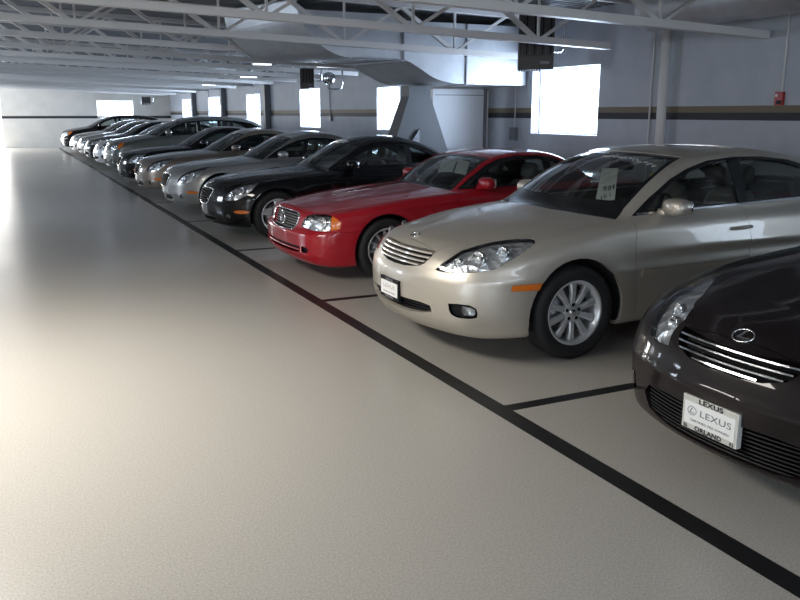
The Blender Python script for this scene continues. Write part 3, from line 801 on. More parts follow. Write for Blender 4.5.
W_FIVE = dict(key='five', R=.325, rim=.222, w=.225, n=5, wi=.075, wo=.10, phase=.3)
SCP = dict(L=4.515, hw=.912, H=1.36, hubs=(.80, 3.42), hub_z=.322, arch=.376, track=.79, belt=.90,
    top=[(-.2, .56), (0.0, .67), (.12, .74), (.30, .795), (.60, .845), (.95, .885), (1.35, .915), (1.8, .94), (3.2, .965), (3.7, .985), (4.1, .975), (4.515, .90)],
    crown=[(-.2, .12), (.1, .18), (.5, .13), (1.0, .10), (1.5, .11), (3.4, .13), (4.515, .15)],
    ridges=[(.20, .50, .035, -.014, .12, 1.35)],
    bottom=[(0, .19), (.35, .17), (1.0, .19), (3.3, .19), (4.0, .22), (4.515, .30)],
    plan=[(0, .79), (.3, .85), (.7, .895), (1.1, .908), (1.8, .91), (3.1, .912), (3.6, .91), (4.1, .88), (4.515, .80)],
    sec=[(.15, .95), (.30, .985), (.45, .998), (.58, 1.0), (.72, .985), (.83, .955), (.92, .92), (1.1, .85)],
    front=[(.15, .09), (.24, .04), (.36, .0), (.48, .004), (.56, .018), (.64, .048), (.72, .09), (.80, .15), (.9, .24)],
    fa=.32, fp=2.1, rear=[(.2, .12), (.4, .02), (.6, .0), (.75, .03), (.95, .07)], ra=.26, rp=2.5, kfs=.26, ktop=(.10, .09, .08, .08, .12),
    gh=[(.7, .50), (1.1, .735), (1.46, .94), (1.8, 1.13), (2.08, 1.262), (2.3, 1.32), (2.55, 1.345), (2.8, 1.335), (3.1, 1.27), (3.4, 1.155), (3.66, 1.03), (3.95, .88), (4.3, .68)],
    ghplan=[(1.2, .71), (1.6, .77), (2.1, .80), (2.6, .80), (3.1, .76), (3.6, .69), (4.0, .61)], wrap=[(1.2, .24), (2.1, .20), (2.5, .04), (3.0, -.05), (3.5, -.16), (4.2, -.18)],
    rcrown=.11, tumble=.47, crease=(.56, .004, .035, .012), wheel=W_FIVE, cabin=(1.5, 3.6), dash=1.85, rvm=(2.05,), seats=[(2.45, -.36), (2.45, .36)], seat_dz=-.11,
    mirror=(1.86, .955), handles=[(2.72, .79)],
    cuts=[
        ('hood', 'top', [(.15, -.1), (.15, .25), (.34, .48), (.62, .62), (1.0, .70), (1.42, .74), (1.38, .5), (1.33, .25), (1.31, -.1)]),
        ('front_door', 'side', [(1.55, .90), (1.50, .68), (1.54, .25), (2.86, .25), (2.92, .5), (2.92, .94)]),
        ('window_trim', 'side', [(1.62, .905), (1.80, 1.02), (2.02, 1.13), (2.22, 1.20), (2.45, 1.235), (2.7, 1.24), (2.95, 1.205), (3.18, 1.13), (3.38, 1.03), (3.42, .985), (3.2, .96), (2.5, .935)]),
        ('front_window', 'side', [(1.75, .945), (1.88, 1.02), (2.06, 1.11), (2.24, 1.175), (2.45, 1.208), (2.68, 1.213), (2.78, 1.205), (2.78, .96), (2.4, .955)]),
        ('quarter_window', 'side', [(2.86, 1.192), (2.97, 1.17), (3.15, 1.105), (3.29, 1.03), (3.30, .995), (2.86, .968)]),
        ('windscreen_surround', 'top', [(1.36, -.1), (1.40, .3), (1.49, .57), (1.56, .69), (1.86, .63), (2.15, .55), (2.12, .35), (2.08, -.1)]),
        ('windscreen', 'top', [(1.45, -.1), (1.49, .3), (1.58, .57), (1.62, .65), (1.88, .595), (2.10, .52), (2.07, .35), (2.03, -.1)]),
        ('rear_window_surround', 'top', [(3.08, -.1), (3.10, .45), (3.30, .52), (3.55, .56), (3.63, .40), (3.66, -.1)]),
        ('rear_window', 'top', [(3.13, -.1), (3.15, .41), (3.31, .47), (3.51, .51), (3.58, .36), (3.61, -.1)]),
        ('grille', 'front', [(-.1, .665), (.12, .665), (.24, .662), (.31, .65), (.28, .56), (.23, .475), (.14, .452), (-.1, .45)]),
        ('lower_intake', 'front', [(-.1, .33), (.30, .33), (.38, .32), (.40, .27), (.30, .245), (-.1, .24)]),
        ('headlight', 'quarter', [(.50, .545), (.53, .60), (.60, .665), (.68, .715), (.80, .757), (.93, .785), (.985, .788), (.965, .745), (.93, .68), (.85, .60), (.78, .56), (.70, .535), (.58, .525)]),
        ('fog_lamp', 'quarter', oval(.585, .315, .042, .035, 14)),
        ('side_marker', 'quarter', oval(.79, .385, .105, .024, 16)),
        ('tail_lamp', 'rear', [(.40, .84), (.84, .82), (.90, .74), (.84, .66), (.42, .68)]),
        ('trunk_lid', 'top', [(3.75, -.1), (3.73, .55), (4.40, .56), (4.43, -.1)]),
    ],
    bowls=[(.62, .60, .046), (.77, .66, .05)],
    grille_frame=([(0, .665), (.12, .665), (.24, .662), (.31, .65), (.28, .56), (.23, .475), (.14, .452), (0, .45)], .010, M_CHROME),
    bars={'grille': [(.475 + .032 * i, .20 + .016 * i, .007, M_BLACKP, .0) for i in range(6)],
          'lower_intake': [(.29, .36, .008, M_BLACKP, -.02), (.32, .36, .008, M_BLACKP, -.02)]})

W_MULTI = dict(key='multi', R=.316, rim=.214, w=.225, n=12, wi=.020, wo=.026, phase=.1)
SL = dict(L=4.47, hw=.905, H=1.32, hubs=(.855, 3.37), hub_z=.315, arch=.362, track=.785, belt=.86,
    top=[(-.2, .60), (0.0, .665), (.10, .705), (.30, .745), (.60, .795), (.95, .842), (1.30, .878), (1.6, .90), (2.2, .93), (3.2, .95), (3.8, .955), (4.3, .93), (4.47, .88)],
    crown=[(-.2, .06), (.1, .10), (.5, .09), (1.0, .08), (1.5, .09), (3.6, .10), (4.47, .12)],
    ridges=[(.27, .40, .03, -.010, .10, 1.5)],
    bottom=[(0, .19), (.35, .155), (1.0, .19), (3.2, .20), (4.0, .23), (4.47, .30)],
    plan=[(0, .82), (.3, .868), (.7, .90), (1.1, .905), (1.8, .905), (3.0, .905), (3.6, .90), (4.1, .872), (4.47, .81)],
    sec=[(.15, .955), (.30, .985), (.42, 1.0), (.52, 1.0), (.60, .99), (.72, .975), (.85, .94), (.95, .90), (1.1, .84)],
    front=[(.12, .09), (.20, .04), (.30, .0), (.47, .0), (.51, .026), (.53, .045), (.60, .062), (.68, .09), (.78, .14), (.9, .22)],
    fa=.15, fp=2.6, rear=[(.2, .12), (.4, .02), (.6, .0), (.75, .03), (.95, .07)], ra=.22, rp=2.8, kfs=.20, ktop=(.06, .06, .06, .06, .08),
    gh=[(1.0, .55), (1.3, .70), (1.58, .885), (1.85, 1.065), (2.10, 1.185), (2.32, 1.238), (2.6, 1.262), (2.9, 1.257), (3.15, 1.212), (3.4, 1.10), (3.65, .94), (3.9, .75)],
    ghplan=[(1.3, .72), (1.6, .77), (2.1, .80), (2.6, .80), (3.1, .77), (3.6, .70), (4.0, .62)], wrap=[(1.3, .20), (2.1, .18), (2.5, .03), (3.0, -.05), (3.4, -.14), (3.9, -.16)],
    rcrown=.075, tumble=.42, crease=(.56, -.004, .02, .0), wheel=W_MULTI, cabin=(1.6, 3.5), dash=1.95, rvm=(2.15,), seats=[(2.45, -.36), (2.45, .36)], seat_dz=-.15,
    mirror=(1.98, .925, (.07, .11, .065)), handles=[(2.85, .76)],
    cuts=[
        ('front_bumper', 'nose', [(-.1, .10), (.60, .10), (.60, .514), (.30, .518), (-.1, .522)]),
        ('hood', 'top', [(.14, -.1), (.12, .26), (.14, .60), (.40, .66), (1.0, .69), (1.60, .73), (1.52, .5), (1.47, .25), (1.45, -.1)]),
        ('front_door', 'side', [(1.68, .86), (1.66, .60), (1.66, .25), (2.98, .25), (3.0, .5), (3.0, .90)]),
        ('window_trim', 'side', [(1.73, .875), (1.90, .99), (2.10, 1.105), (2.28, 1.175), (2.5, 1.205), (2.8, 1.205), (3.02, 1.18), (3.2, 1.10), (3.36, .985), (3.40, .93), (3.2, .915), (2.5, .895)]),
        ('front_window', 'side', [(1.86, .91), (1.96, .985), (2.14, 1.085), (2.31, 1.15), (2.5, 1.178), (2.82, 1.178), (2.86, 1.165), (2.88, .93), (2.4, .915)]),
        ('quarter_window', 'side', [(2.95, 1.155), (3.03, 1.14), (3.16, 1.07), (3.28, .97), (3.29, .945), (2.96, .935)]),
        ('windscreen_surround', 'top', [(1.52, -.1), (1.55, .3), (1.62, .57), (1.67, .69), (1.95, .64), (2.22, .57), (2.19, .35), (2.16, -.1)]),
        ('windscreen', 'top', [(1.60, -.1), (1.63, .3), (1.70, .57), (1.73, .65), (1.96, .605), (2.175, .54), (2.14, .35), (2.11, -.1)]),
        ('rear_window_surround', 'top', [(3.27, -.1), (3.28, .46), (3.42, .55), (3.62, .60), (3.70, .40), (3.72, -.1)]),
        ('rear_window', 'top', [(3.32, -.1), (3.33, .42), (3.44, .50), (3.58, .54), (3.64, .38), (3.66, -.1)]),
        ('grille', 'front', [(-.1, .676), (.30, .674), (.395, .658), (.39, .58), (.345, .505), (-.1, .490)]),
        ('lower_intake', 'front', [(-.1, .352), (.45, .354), (.53, .350), (.54, .31), (.48, .290), (-.1, .275)]),
        ('headlight', 'quarter', [(.40, .560), (.43, .62), (.47, .660), (.54, .680), (.68, .688), (.768, .678), (.770, .60), (.770, .534), (.68, .527), (.58, .529), (.44, .540)]),
        ('corner_lamp', 'quarter', [(.773, .672), (.82, .650), (.862, .616), (.858, .552), (.82, .540), (.773, .536)]),
        ('fog_recess', 'front', [(.56, .358), (.65, .358), (.68, .33), (.65, .30), (.57, .30)]),
        ('tail_lamp', 'rear', [(.40, .84), (.84, .82), (.90, .72), (.84, .64), (.42, .66)]),
        ('trunk_lid', 'top', [(3.80, -.1), (3.78, .60), (4.38, .60), (4.40, -.1)]),
    ],
    bowls=[(.52, .61, .048), (.67, .61, .054)],
    grille_frame=([(0, .676), (.30, .674), (.395, .658), (.39, .58), (.345, .505), (0, .490)], .006, M_CHROME),
    bars={'grille': [(.512 + .0255 * i, .345 + min(.040, .014 * i), .0045, M_RIM, -.014) for i in range(6)],
          'lower_intake': [(.318, .52, .014, None, -.004)]})

W_SUV = dict(key='suv', R=.36, rim=.235, w=.235, n=5, wi=.06, wo=.07, phase=.3)
SV = dict(L=4.73, hw=.92, H=1.66, hubs=(.93, 3.645), hub_z=.355, arch=.405, track=.80, belt=1.06,
    top=[(-.2, .70), (0.0, .80), (.12, .885), (.30, .95), (.60, 1.01), (.95, 1.065), (1.25, 1.10), (1.8, 1.12), (3.4, 1.14), (4.3, 1.14), (4.73, 1.08)],
    crown=[(-.2, .12), (.1, .16), (.5, .13), (1.0, .10), (1.5, .10), (3.6, .10), (4.73, .12)],
    bottom=[(0, .27), (.35, .24), (1.0, .26), (3.5, .26), (4.3, .30), (4.73, .38)],
    plan=[(0, .82), (.3, .87), (.7, .91), (1.1, .92), (1.8, .92), (3.6, .92), (4.2, .905), (4.73, .85)],
    sec=[(.2, .955), (.35, .985), (.52, 1.0), (.68, 1.0), (.82, .99), (.96, .965), (1.06, .935), (1.2, .87)],
    front=[(.2, .10), (.30, .04), (.44, .0), (.58, .0), (.66, .025), (.76, .06), (.86, .11), (.95, .18), (1.05, .26)],
    fa=.26, fp=2.3, rear=[(.2, .12), (.4, .02), (.65, .0), (.85, .04), (1.1, .10), (1.4, .22)], ra=.20, rp=2.8, kfs=.22, ktop=(.10, .09, .08, .08, .10),
    gh=[(.5, .72), (.85, .92), (1.15, 1.11), (1.5, 1.31), (1.85, 1.46), (2.15, 1.535), (2.6, 1.575), (3.1, 1.58), (3.6, 1.545), (4.0, 1.46), (4.25, 1.34), (4.5, 1.16), (4.75, .93)],
    ghplan=[(1.0, .76), (1.4, .81), (1.9, .835), (2.6, .84), (3.4, .83), (4.1, .79), (4.6, .74)], wrap=[(1.0, .24), (2.0, .20), (2.4, .03), (3.8, -.02), (4.2, -.12), (4.7, -.14)],
    rcrown=.08, tumble=.34, crease=(.68, .005, .035, .012), wheel=W_SUV, cabin=(1.2, 4.4), dash=1.6, rvm=(1.85,), seats=[(2.35, -.37), (2.35, .37), (3.2, 0)],
    mirror=(1.58, 1.13, (.075, .11, .085)), handles=[(2.34, .93), (3.30, .95)],
    cuts=[
        ('hood', 'top', [(.15, -.1), (.15, .38), (.34, .52), (.62, .66), (1.0, .735), (1.25, .76), (1.14, .5), (1.08, .25), (1.06, -.1)]),
        ('front_door', 'side', [(1.34, 1.04), (1.30, .80), (1.34, .34), (2.42, .34), (2.42, 1.09)]),
        ('rear_door', 'side', [(2.42, 1.09), (2.42, .34), (3.16, .34), (3.24, .50), (3.36, .70), (3.5, .82), (3.56, 1.09)]),
        ('window_trim', 'side', [(1.34, 1.06), (1.60, 1.22), (1.84, 1.35), (2.02, 1.41), (2.3, 1.455), (2.7, 1.475), (3.1, 1.475), (3.5, 1.45), (3.85, 1.39), (4.1, 1.30), (4.28, 1.20), (4.26, 1.17), (3.8, 1.14), (2.8, 1.11)]),
        ('front_window', 'side', [(1.52, 1.11), (1.66, 1.21), (1.87, 1.325), (2.04, 1.385), (2.38, 1.432), (2.38, 1.125)]),
        ('rear_side_window', 'side', [(2.48, 1.442), (2.85, 1.45), (3.28, 1.44), (3.32, 1.155), (2.48, 1.13)]),
        ('quarter_window', 'side', [(3.38, 1.435), (3.8, 1.375), (4.02, 1.295), (4.16, 1.21), (4.12, 1.185), (3.40, 1.155)]),
        ('windscreen_surround', 'top', [(1.08, -.1), (1.12, .3), (1.22, .57), (1.30, .74), (1.62, .69), (1.97, .64), (1.93, .35), (1.90, -.1)]),
        ('windscreen', 'top', [(1.15, -.1), (1.19, .3), (1.29, .57), (1.37, .70), (1.64, .655), (1.92, .605), (1.88, .35), (1.85, -.1)]),
        ('grille', 'front', [(-.1, .86), (.22, .86), (.32, .84), (.30, .72), (.22, .66), (-.1, .655)]),
        ('lower_intake', 'front', [(-.1, .46), (.30, .462), (.40, .44), (.38, .38), (.30, .35), (-.1, .35)]),
        ('headlight', 'quarter', [(.36, .70), (.38, .78), (.44, .85), (.66, .90), (.74, .89), (.74, .73), (.60, .69)]),
        ('corner_lamp', 'quarter', [(.75, .89), (.88, .90), (.90, .85), (.82, .76), (.75, .735)]),
        ('fog_lamp', 'quarter', oval(.56, .44, .05, .04, 12)),
        ('tail_lamp', 'rear', [(.55, 1.1), (.86, 1.08), (.92, .85), (.84, .80), (.55, .82)]),
    ],
    bowls=[(.50, .77, .05), (.65, .80, .05)],
    grille_frame=([(0, .86), (.22, .86), (.32, .84), (.30, .72), (.22, .66), (0, .655)], .012, M_CHROME),
    bars={'grille': [(.69 + .03 * i, .22 + .018 * i, .010, M_CHROME, .0) for i in range(5)],
          'lower_intake': [(.40, .34, .01, M_BLACKP, -.02)]})

# ------------------------------------------------------------------ setting
def struct(o, label=None): o['kind'] = 'structure'; return o
M_FLOOR = noise_tint(mat('speckled_floor_coating', (.42, .40, .36), .38), 110.0, (.35, .33, .295), (.52, .495, .45), 3.0)
def _floor():
    nt = M_FLOOR.node_tree; n = nt.nodes; L = nt.links; b = n['Principled BSDF']
    tc = n.new('ShaderNodeTexCoord'); t = n.new('ShaderNodeTexNoise'); t.inputs['Scale'].default_value = .8; t.inputs['Detail'].default_value = 3
    mr = n.new('ShaderNodeMapRange'); mr.inputs['To Min'].default_value = .25; mr.inputs['To Max'].default_value = .35
    L.new(tc.outputs['Object'], t.inputs['Vector']); L.new(t.outputs['Fac'], mr.inputs['Value']); L.new(mr.outputs['Result'], b.inputs['Roughness'])
    t2 = n.new('ShaderNodeTexNoise'); t2.inputs['Scale'].default_value = 120; L.new(tc.outputs['Object'], t2.inputs['Vector'])
    bp = n.new('ShaderNodeBump'); bp.inputs['Strength'].default_value = .25; bp.inputs['Distance'].default_value = .002
    L.new(t2.outputs['Fac'], bp.inputs['Height']); L.new(bp.outputs['Normal'], b.inputs['Normal'])
_floor()
M_WALL = noise_tint(mat('painted_block_wall', (.5, .5, .5), .65), 3.0, (.41, .44, .49), (.47, .50, .55))
M_WALLF = noise_tint(mat('cream_wall', (.6, .58, .54), .6), 2.0, (.60, .585, .55), (.66, .645, .61))
def _blocks(m):
    nt = m.node_tree; n = nt.nodes; L = nt.links; b = n['Principled BSDF']
    tc = n.new('ShaderNodeTexCoord'); sp_ = n.new('ShaderNodeSeparateXYZ'); cb = n.new('ShaderNodeCombineXYZ')
    L.new(tc.outputs['Object'], sp_.inputs[0]); L.new(sp_.outputs['Y'], cb.inputs['X']); L.new(sp_.outputs['Z'], cb.inputs['Y'])
    br = n.new('ShaderNodeTexBrick'); br.inputs['Scale'].default_value = 1.0; br.inputs['Brick Width'].default_value = .40; br.inputs['Row Height'].default_value = .20
    br.inputs['Mortar Size'].default_value = .006; br.inputs['Mortar Smooth'].default_value = .4; L.new(cb.outputs[0], br.inputs['Vector'])
    bp = n.new('ShaderNodeBump'); bp.inputs['Strength'].default_value = .35; bp.inputs['Distance'].default_value = .006; bp.invert = True
    L.new(br.outputs['Fac'], bp.inputs['Height']); L.new(bp.outputs['Normal'], b.inputs['Normal'])
_blocks(M_WALL)
M_STEEL = mat('white_painted_steel', (.66, .65, .64), .45)
M_DECK = noise_tint(mat('painted_roof_deck', (.4, .41, .43), .6), 5, (.22, .23, .25), (.28, .29, .31))
M_DUCT = noise_tint(mat('galvanised_duct', (.52, .54, .57), .42, .35), 6, (.48, .50, .53), (.56, .58, .61))
M_SEAM = mat('duct_seam', (.22, .23, .25), .5, .4)
M_FRAME = mat('window_frame', (.80, .82, .85), .5)
M_PANE = glass_mat('window_pane', (.97, .98, 1.0), f0=.04)
M_BLK = mat('black_line_paint', (.012, .012, .013), .42)
M_STRIPE_B = mat('dark_stripe_paint', (.018, .018, .025), .6)
M_STRIPE_T = mat('tan_stripe_paint', (.17, .135, .085), .6)
M_DOORW = mat('white_door_panel', (.78, .80, .83), .5)
M_HEATER = mat('heater_casing', (.045, .038, .034), .5)
M_REDP = mat('red_alarm_plastic', (.38, .03, .03), .4)
M_GREYBOX = mat('grey_switch_box', (.16, .17, .19), .5)
M_LAMPON = mat('lamp_tube', (.9, .9, .9), .5, emis=((.85, .93, 1.0), 1.6))

TH = .30
fl = MB().box(X0 - TH, X1 + TH, Y0 - TH, Y1 + TH, -.20, 0).build('floor', M_FLOOR); struct(fl)
# sloped deck with shallow ribs
mb = MB(); n = 150; Ys = np.linspace(Y0 - TH, Y1 + TH, 8 * n + 1)
vs = []; fs = []
step = (Y1 - Y0 + 2 * TH) / 330; y = Y0 - TH; prof = []
for k in range(330): prof += [(y, 0), (y + step * .35, 0), (y + step * .45, .038), (y + step * .90, .038)]; y += step
prof.append((Y1 + TH, 0))
for y, dz in prof: vs += [(X0 - TH, y, roof(X0 - TH) + dz), (X1 + TH, y, roof(X1 + TH) + dz)]
fs = [(2 * i, 2 * i + 1, 2 * i + 3, 2 * i + 2) for i in range(len(prof) - 1)]
k = len(vs)
vs += [(X0 - TH, Y0 - TH, roof(X0) + .25), (X1 + TH, Y0 - TH, roof(X1) + .25), (X1 + TH, Y1 + TH, roof(X1) + .25), (X0 - TH, Y1 + TH, roof(X0) + .25)]; fs.append((k, k + 1, k + 2, k + 3))
mb.add(vs, fs); ce = link('ceiling', mb.mesh('ceiling'), M_DECK); struct(ce)

def wall(name, axis, pos, out, a0, a1, openings, m, top=3.7):
    """wall with rectangular openings; axis 'x' = plane at X=pos running along Y, 'y' = plane at Y=pos running along X"""
    mb = MB(); p0, p1 = sorted((pos, pos + out * TH))
    def bx(u0, u1, z0, z1):
        if u1 - u0 < 1e-3 or z1 - z0 < 1e-3: return
        if axis == 'x': mb.box(p0, p1, u0, u1, z0, z1)
        else: mb.box(u0, u1, p0, p1, z0, z1)
    ops = sorted(openings); u = a0
    for c, w, z0, z1 in ops:
        bx(u, c - w / 2, 0, top); bx(c - w / 2, c + w / 2, 0, z0); bx(c - w / 2, c + w / 2, z1, top); u = c + w / 2
    bx(u, a1, 0, top)
    return struct(mb.build(name, m))
wall('wall_right', 'x', X1, 1, Y0, Y1, WIN_R, M_WALL)
wall('wall_far', 'y', Y1, 1, X0 - TH, X1 + TH, WIN_F, M_WALLF)
wall('wall_left', 'x', X0, -1, Y0, Y1, WIN_L, M_WALLF)
wall('wall_back', 'y', Y0, -1, X0 - TH, X1 + TH, WIN_B, M_WALLF)
wn = [0]
def window(axis, pos, out, c, w, z0, z1):
    wn[0] += 1; mb = MB(); t = .022; d0, d1 = sorted((pos + out * .16, pos + out * .20))
    def bx(B, u0, u1, a, b, e0=d0, e1=d1):
        if axis == 'x': B.box(e0, e1, u0, u1, a, b)
        else: B.box(u0, u1, e0, e1, a, b)
    u0, u1 = c - w / 2, c + w / 2
    bx(mb, u0, u0 + t, z0, z1); bx(mb, u1 - t, u1, z0, z1); bx(mb, u0, u1, z0, z0 + t); bx(mb, u0, u1, z1 - t, z1)
    o = struct(mb.build('window_%d' % wn[0], M_FRAME))
    g = MB(); e = pos + out * .18; bx(g, u0 + t, u1 - t, z0 + t, z1 - t, e - .004, e + .004); g.build('pane', M_PANE, o)
for c, w, a, b in WIN_R: window('x', X1, 1, c, w, a, b)
window('y', Y1, 1, *WIN_F[0]); 
for c, w, a, b in WIN_L[1:]: window('x', X0, -1, c, w, a, b)
for c, w, a, b in WIN_B: window('y', Y0, -1, c, w, a, b)

# painted stripes on the walls
def stripe(n_, axis, pos, inn, segs, z0, z1, m):
    mb = MB(); p0, p1 = sorted((pos, pos + inn * .004))
    for u0, u1 in segs:
        if axis == 'x': mb.box(p0, p1, u0, u1, z0, z1)
        else: mb.box(u0, u1, p0, p1, z0, z1)
    struct(mb.build('trim_%d' % n_, m))
def gaps(a0, a1, ops, skip=()):
    out = []; u = a0
    for c0, c1 in sorted([(c - w / 2, c + w / 2) for c, w, *_ in ops] + list(skip)): out.append((u, c0)); u = c1
    out.append((u, a1)); return out
sr = gaps(Y0, Y1, WIN_R)
stripe(1, 'x', X1, -1, sr, 1.665, 1.745, M_STRIPE_T)
stripe(2, 'x', X1, -1, sr, 1.575, 1.665, M_STRIPE_B)
stripe(3, 'y', Y1, -1, gaps(X0, X1, WIN_F), 1.40, 1.52, M_STRIPE_B)
stripe(4, 'x', X0, 1, gaps(Y0, Y1, WIN_L), 1.40, 1.52, M_STRIPE_B)

# painted parking lines
LX = 2.425
o = MB().box(LX - .058, LX + .058, Y0, 43.2, 0.0, .0012).build('aisle_line', M_BLK); tag(o, 'long black painted line along the aisle in front of all the cars', 'line')
near_names = ['in front of the beige car, running to the dark car', 'between the red car and the beige car', 'between the black coupe and the red car']
for k in range(-1, 15):
    yk = .68 + 3.06 * k
    if yk < Y0 or yk > 43.4: continue
    o = MB().box(LX + .058, X1 - .1, yk - .045, yk + .045, 0.0, .0012).build('stall_line', M_BLK)
    if 1 <= k <= 3: tag(o, 'black stall line on the floor ' + ['between the dark car and the beige car', 'between the beige car and the red car', 'between the red car and the black coupe'][k - 1], 'line', 'black lines between the parking stalls')
    else: tag(o, 'black stall line on the floor in the shadow between far parked cars' if k > 3 else 'black stall line on the floor right of the dark car', 'line', 'far stall lines' if k > 3 else 'near stall lines')

# ------------------------------------------------------------------ roof joists
JD = .60
def jz(x): return 2.785 - SLOPE * x
def make_joist(xb=7.5):
    root = empty('roof_joist', (0, 0, 0)); xa = X0 + .05
    mb = MB()
    for s in (-.032, .032): mb.bar((xa + .4, s, jz(xa)), (xb, s, jz(xb)), .048, .085)
    mb.build('bottom_chord', M_STEEL, root)
    mb = MB()
    for s in (-.032, .032): mb.bar((xa, s, jz(xa) + JD), (X1 - .01, s, jz(X1) + JD), .048, .07)
    mb.build('top_chord', M_STEEL, root)
    nodes = [2.75 + 1.8 * k for k in range(-4, 3)] + []
    for xn in nodes:
        zb = jz(xn) + .03
        for dx, wd in ((-.9, .055), (.9, .036), (0, .028)):
            xt = xn + dx
            if xt < xa or xt > 7.9: continue
            MB().bar((xt, 0, jz(xt) + JD - .03), (xn + .06 * (1 if dx > 0 else -1 if dx < 0 else 0), 0, zb), wd, wd).build('web_member', M_STEEL, root)
    return root
j0 = make_joist(); jy = [6.95 + 2.2 * k for k in range(-5, 17)]
jl = {5: 'nearest white open web roof joist crossing the upper right of the view', 6: 'white roof joist passing in front of the black heater, second from the front', 7: 'white roof joist just in front of the big bent duct', 8: 'white roof joist just behind the big bent duct'}
for i, y in enumerate(jy):
    o = j0 if i == 0 else make_joist(7.93) if i == 5 else copy_tree(j0)
    o.location = (0, y, 0)
    if i in jl: tag(o, jl[i], 'joist', 'open web roof joists')
    elif i < 5: tag(o, 'white open web roof joist overhead behind the viewer', 'joist', 'open web roof joists')
    else: tag(o, 'white open web roof joist in the far part of the ceiling, one of many alike', 'joist', 'open web roof joists')

# ------------------------------------------------------------------ big bent duct
def spl(pts, n=6):
    out = []
    for i in range(len(pts) - 1):
        p0 = pts[max(i - 1, 0)]; p1 = pts[i]; p2 = pts[i + 1]; p3 = pts[min(i + 2, len(pts) - 1)]
        for k in range(n):
            t = k / n
            out.append(tuple(.5 * (2 * b + (c - a) * t + (2 * a - 5 * b + 4 * c - d) * t * t + (3 * b - a - 3 * c + d) * t ** 3) for a, b, c, d in zip(p0, p1, p2, p3)))
    out.append(pts[-1]); return out
DY0, DY1 = 11.80, 13.30
near = spl([(7.98, 2.11), (7.3, 2.11), (6.82, 2.115), (6.55, 2.13), (6.25, 2.20), (5.95, 2.36), (5.70, 2.46), (5.2, 2.46), (4.82, 2.465), (4.52, 2.54), (4.25, 2.72), (4.05, 2.98), (3.98, 3.24)])
far = spl([(7.98, 2.10), (7.3, 2.10), (6.90, 2.10), (6.55, 2.10), (6.10, 2.14), (5.70, 2.30), (5.35, 2.46), (4.9, 2.47), (4.35, 2.47), (3.92, 2.50), (3.60, 2.64), (3.38, 2.85), (3.30, 3.20)])
duct = empty('air_duct', (7.98, 12.55, 2.1)); tag(duct, 'large pale sheet metal duct with an S bend running to the right wall', 'duct')
def rel(mb_, root): 
    l = root.location; mb_.v = [(a - l[0], b - l[1], c - l[2]) for a, b, c in mb_.v]; return mb_
def duct_piece(name, i0, i1):
    mb = MB(); vs = []; fs = []
    for i in range(i0, i1 + 1):
        (xa, za), (xb, zb) = near[i], far[i]
        zt = 3.04 if xa > 5.6 else 3.12 + .0
        zt = max(zt, 3.04); ta = min(max(zt, za + .05), 3.22)
        vs += [(xa, DY0, za), (xb, DY1, zb), (xb, DY1, max(ta, zb + .02)), (xa, DY0, max(ta, za + .02))]
    m_ = i1 - i0
    for i in range(m_):
        for j in range(4): fs.append((i * 4 + j, i * 4 + (j + 1) % 4, (i + 1) * 4 + (j + 1) % 4, (i + 1) * 4 + j))
    fs += [(0, 1, 2, 3), (m_ * 4 + 3, m_ * 4 + 2, m_ * 4 + 1, m_ * 4)]
    mb.add(vs, fs); o = rel(mb, duct).build(name, M_DUCT, duct); return o
duct_piece('straight_section', 0, 12); duct_piece('offset_section', 12, 36); duct_piece('elbow_section', 36, len(near) - 1)
for i in (12, 36):
    (xa, za), (xb, zb) = near[i], far[i]; mb = MB()
    mb.bar((xa, DY0 - .008, za - .01), (xa, DY0 - .008, 3.04), .03, .02); mb.bar((xa, DY0, za - .012), (xb, DY1, zb - .012), .03, .02)
    rel(mb, duct).build('flange_seam', M_SEAM, duct)
mb = MB(); mb.bar((near[36][0], DY0 - .01, 2.462), (4.85, DY0 - .01, 2.462), .02, .02); rel(mb, duct).build('edge_seam', M_SEAM, duct)

# boot hanging below the duct
M_BOOT = mat('weathered_galvanised', (.10, .105, .112), .6, .2)
fun = empty('duct_boot', (6.5, 12.65, .55)); tag(fun, 'grey sheet metal duct boot widening downwards behind the black coupe and red car', 'duct')
def frustum(z0, xa0, xb0, ya0, yb0, z1, xa1, xb1, ya1, yb1):
    mb = MB(); mb.add([(xa0, ya0, z0), (xb0, ya0, z0), (xb0, yb0, z0), (xa0, yb0, z0), (xa1, ya1, z1), (xb1, ya1, z1), (xb1, yb1, z1), (xa1, yb1, z1)],
        [(0, 3, 2, 1), (4, 5, 6, 7), (0, 1, 5, 4), (1, 2, 6, 5), (2, 3, 7, 6), (3, 0, 4, 7)]); return mb
rel(frustum(1.93, 6.12, 6.52, 12.45, 12.75, 2.10, 6.12, 6.52, 12.45, 12.75), fun).build('neck', M_BOOT, fun)
rel(frustum(.55, 5.62, 7.02, 12.40, 12.85, 1.93, 6.12, 6.52, 12.45, 12.75), fun).build('hood_body', M_BOOT, fun)
mb = MB(); mb.add([(5.98, 12.37, .98), (6.28, 12.37, .98), (6.28, 12.37, 1.40), (5.98, 12.43, .98), (6.28, 12.43, .98), (6.28, 12.44, 1.40)], [(0, 1, 2), (5, 4, 3), (0, 3, 4, 1), (1, 4, 5, 2), (2, 5, 3, 0)])
rel(mb, fun).build('dark_triangle', M_SEAM, fun)  # flat dark triangle set just in front of the boot face

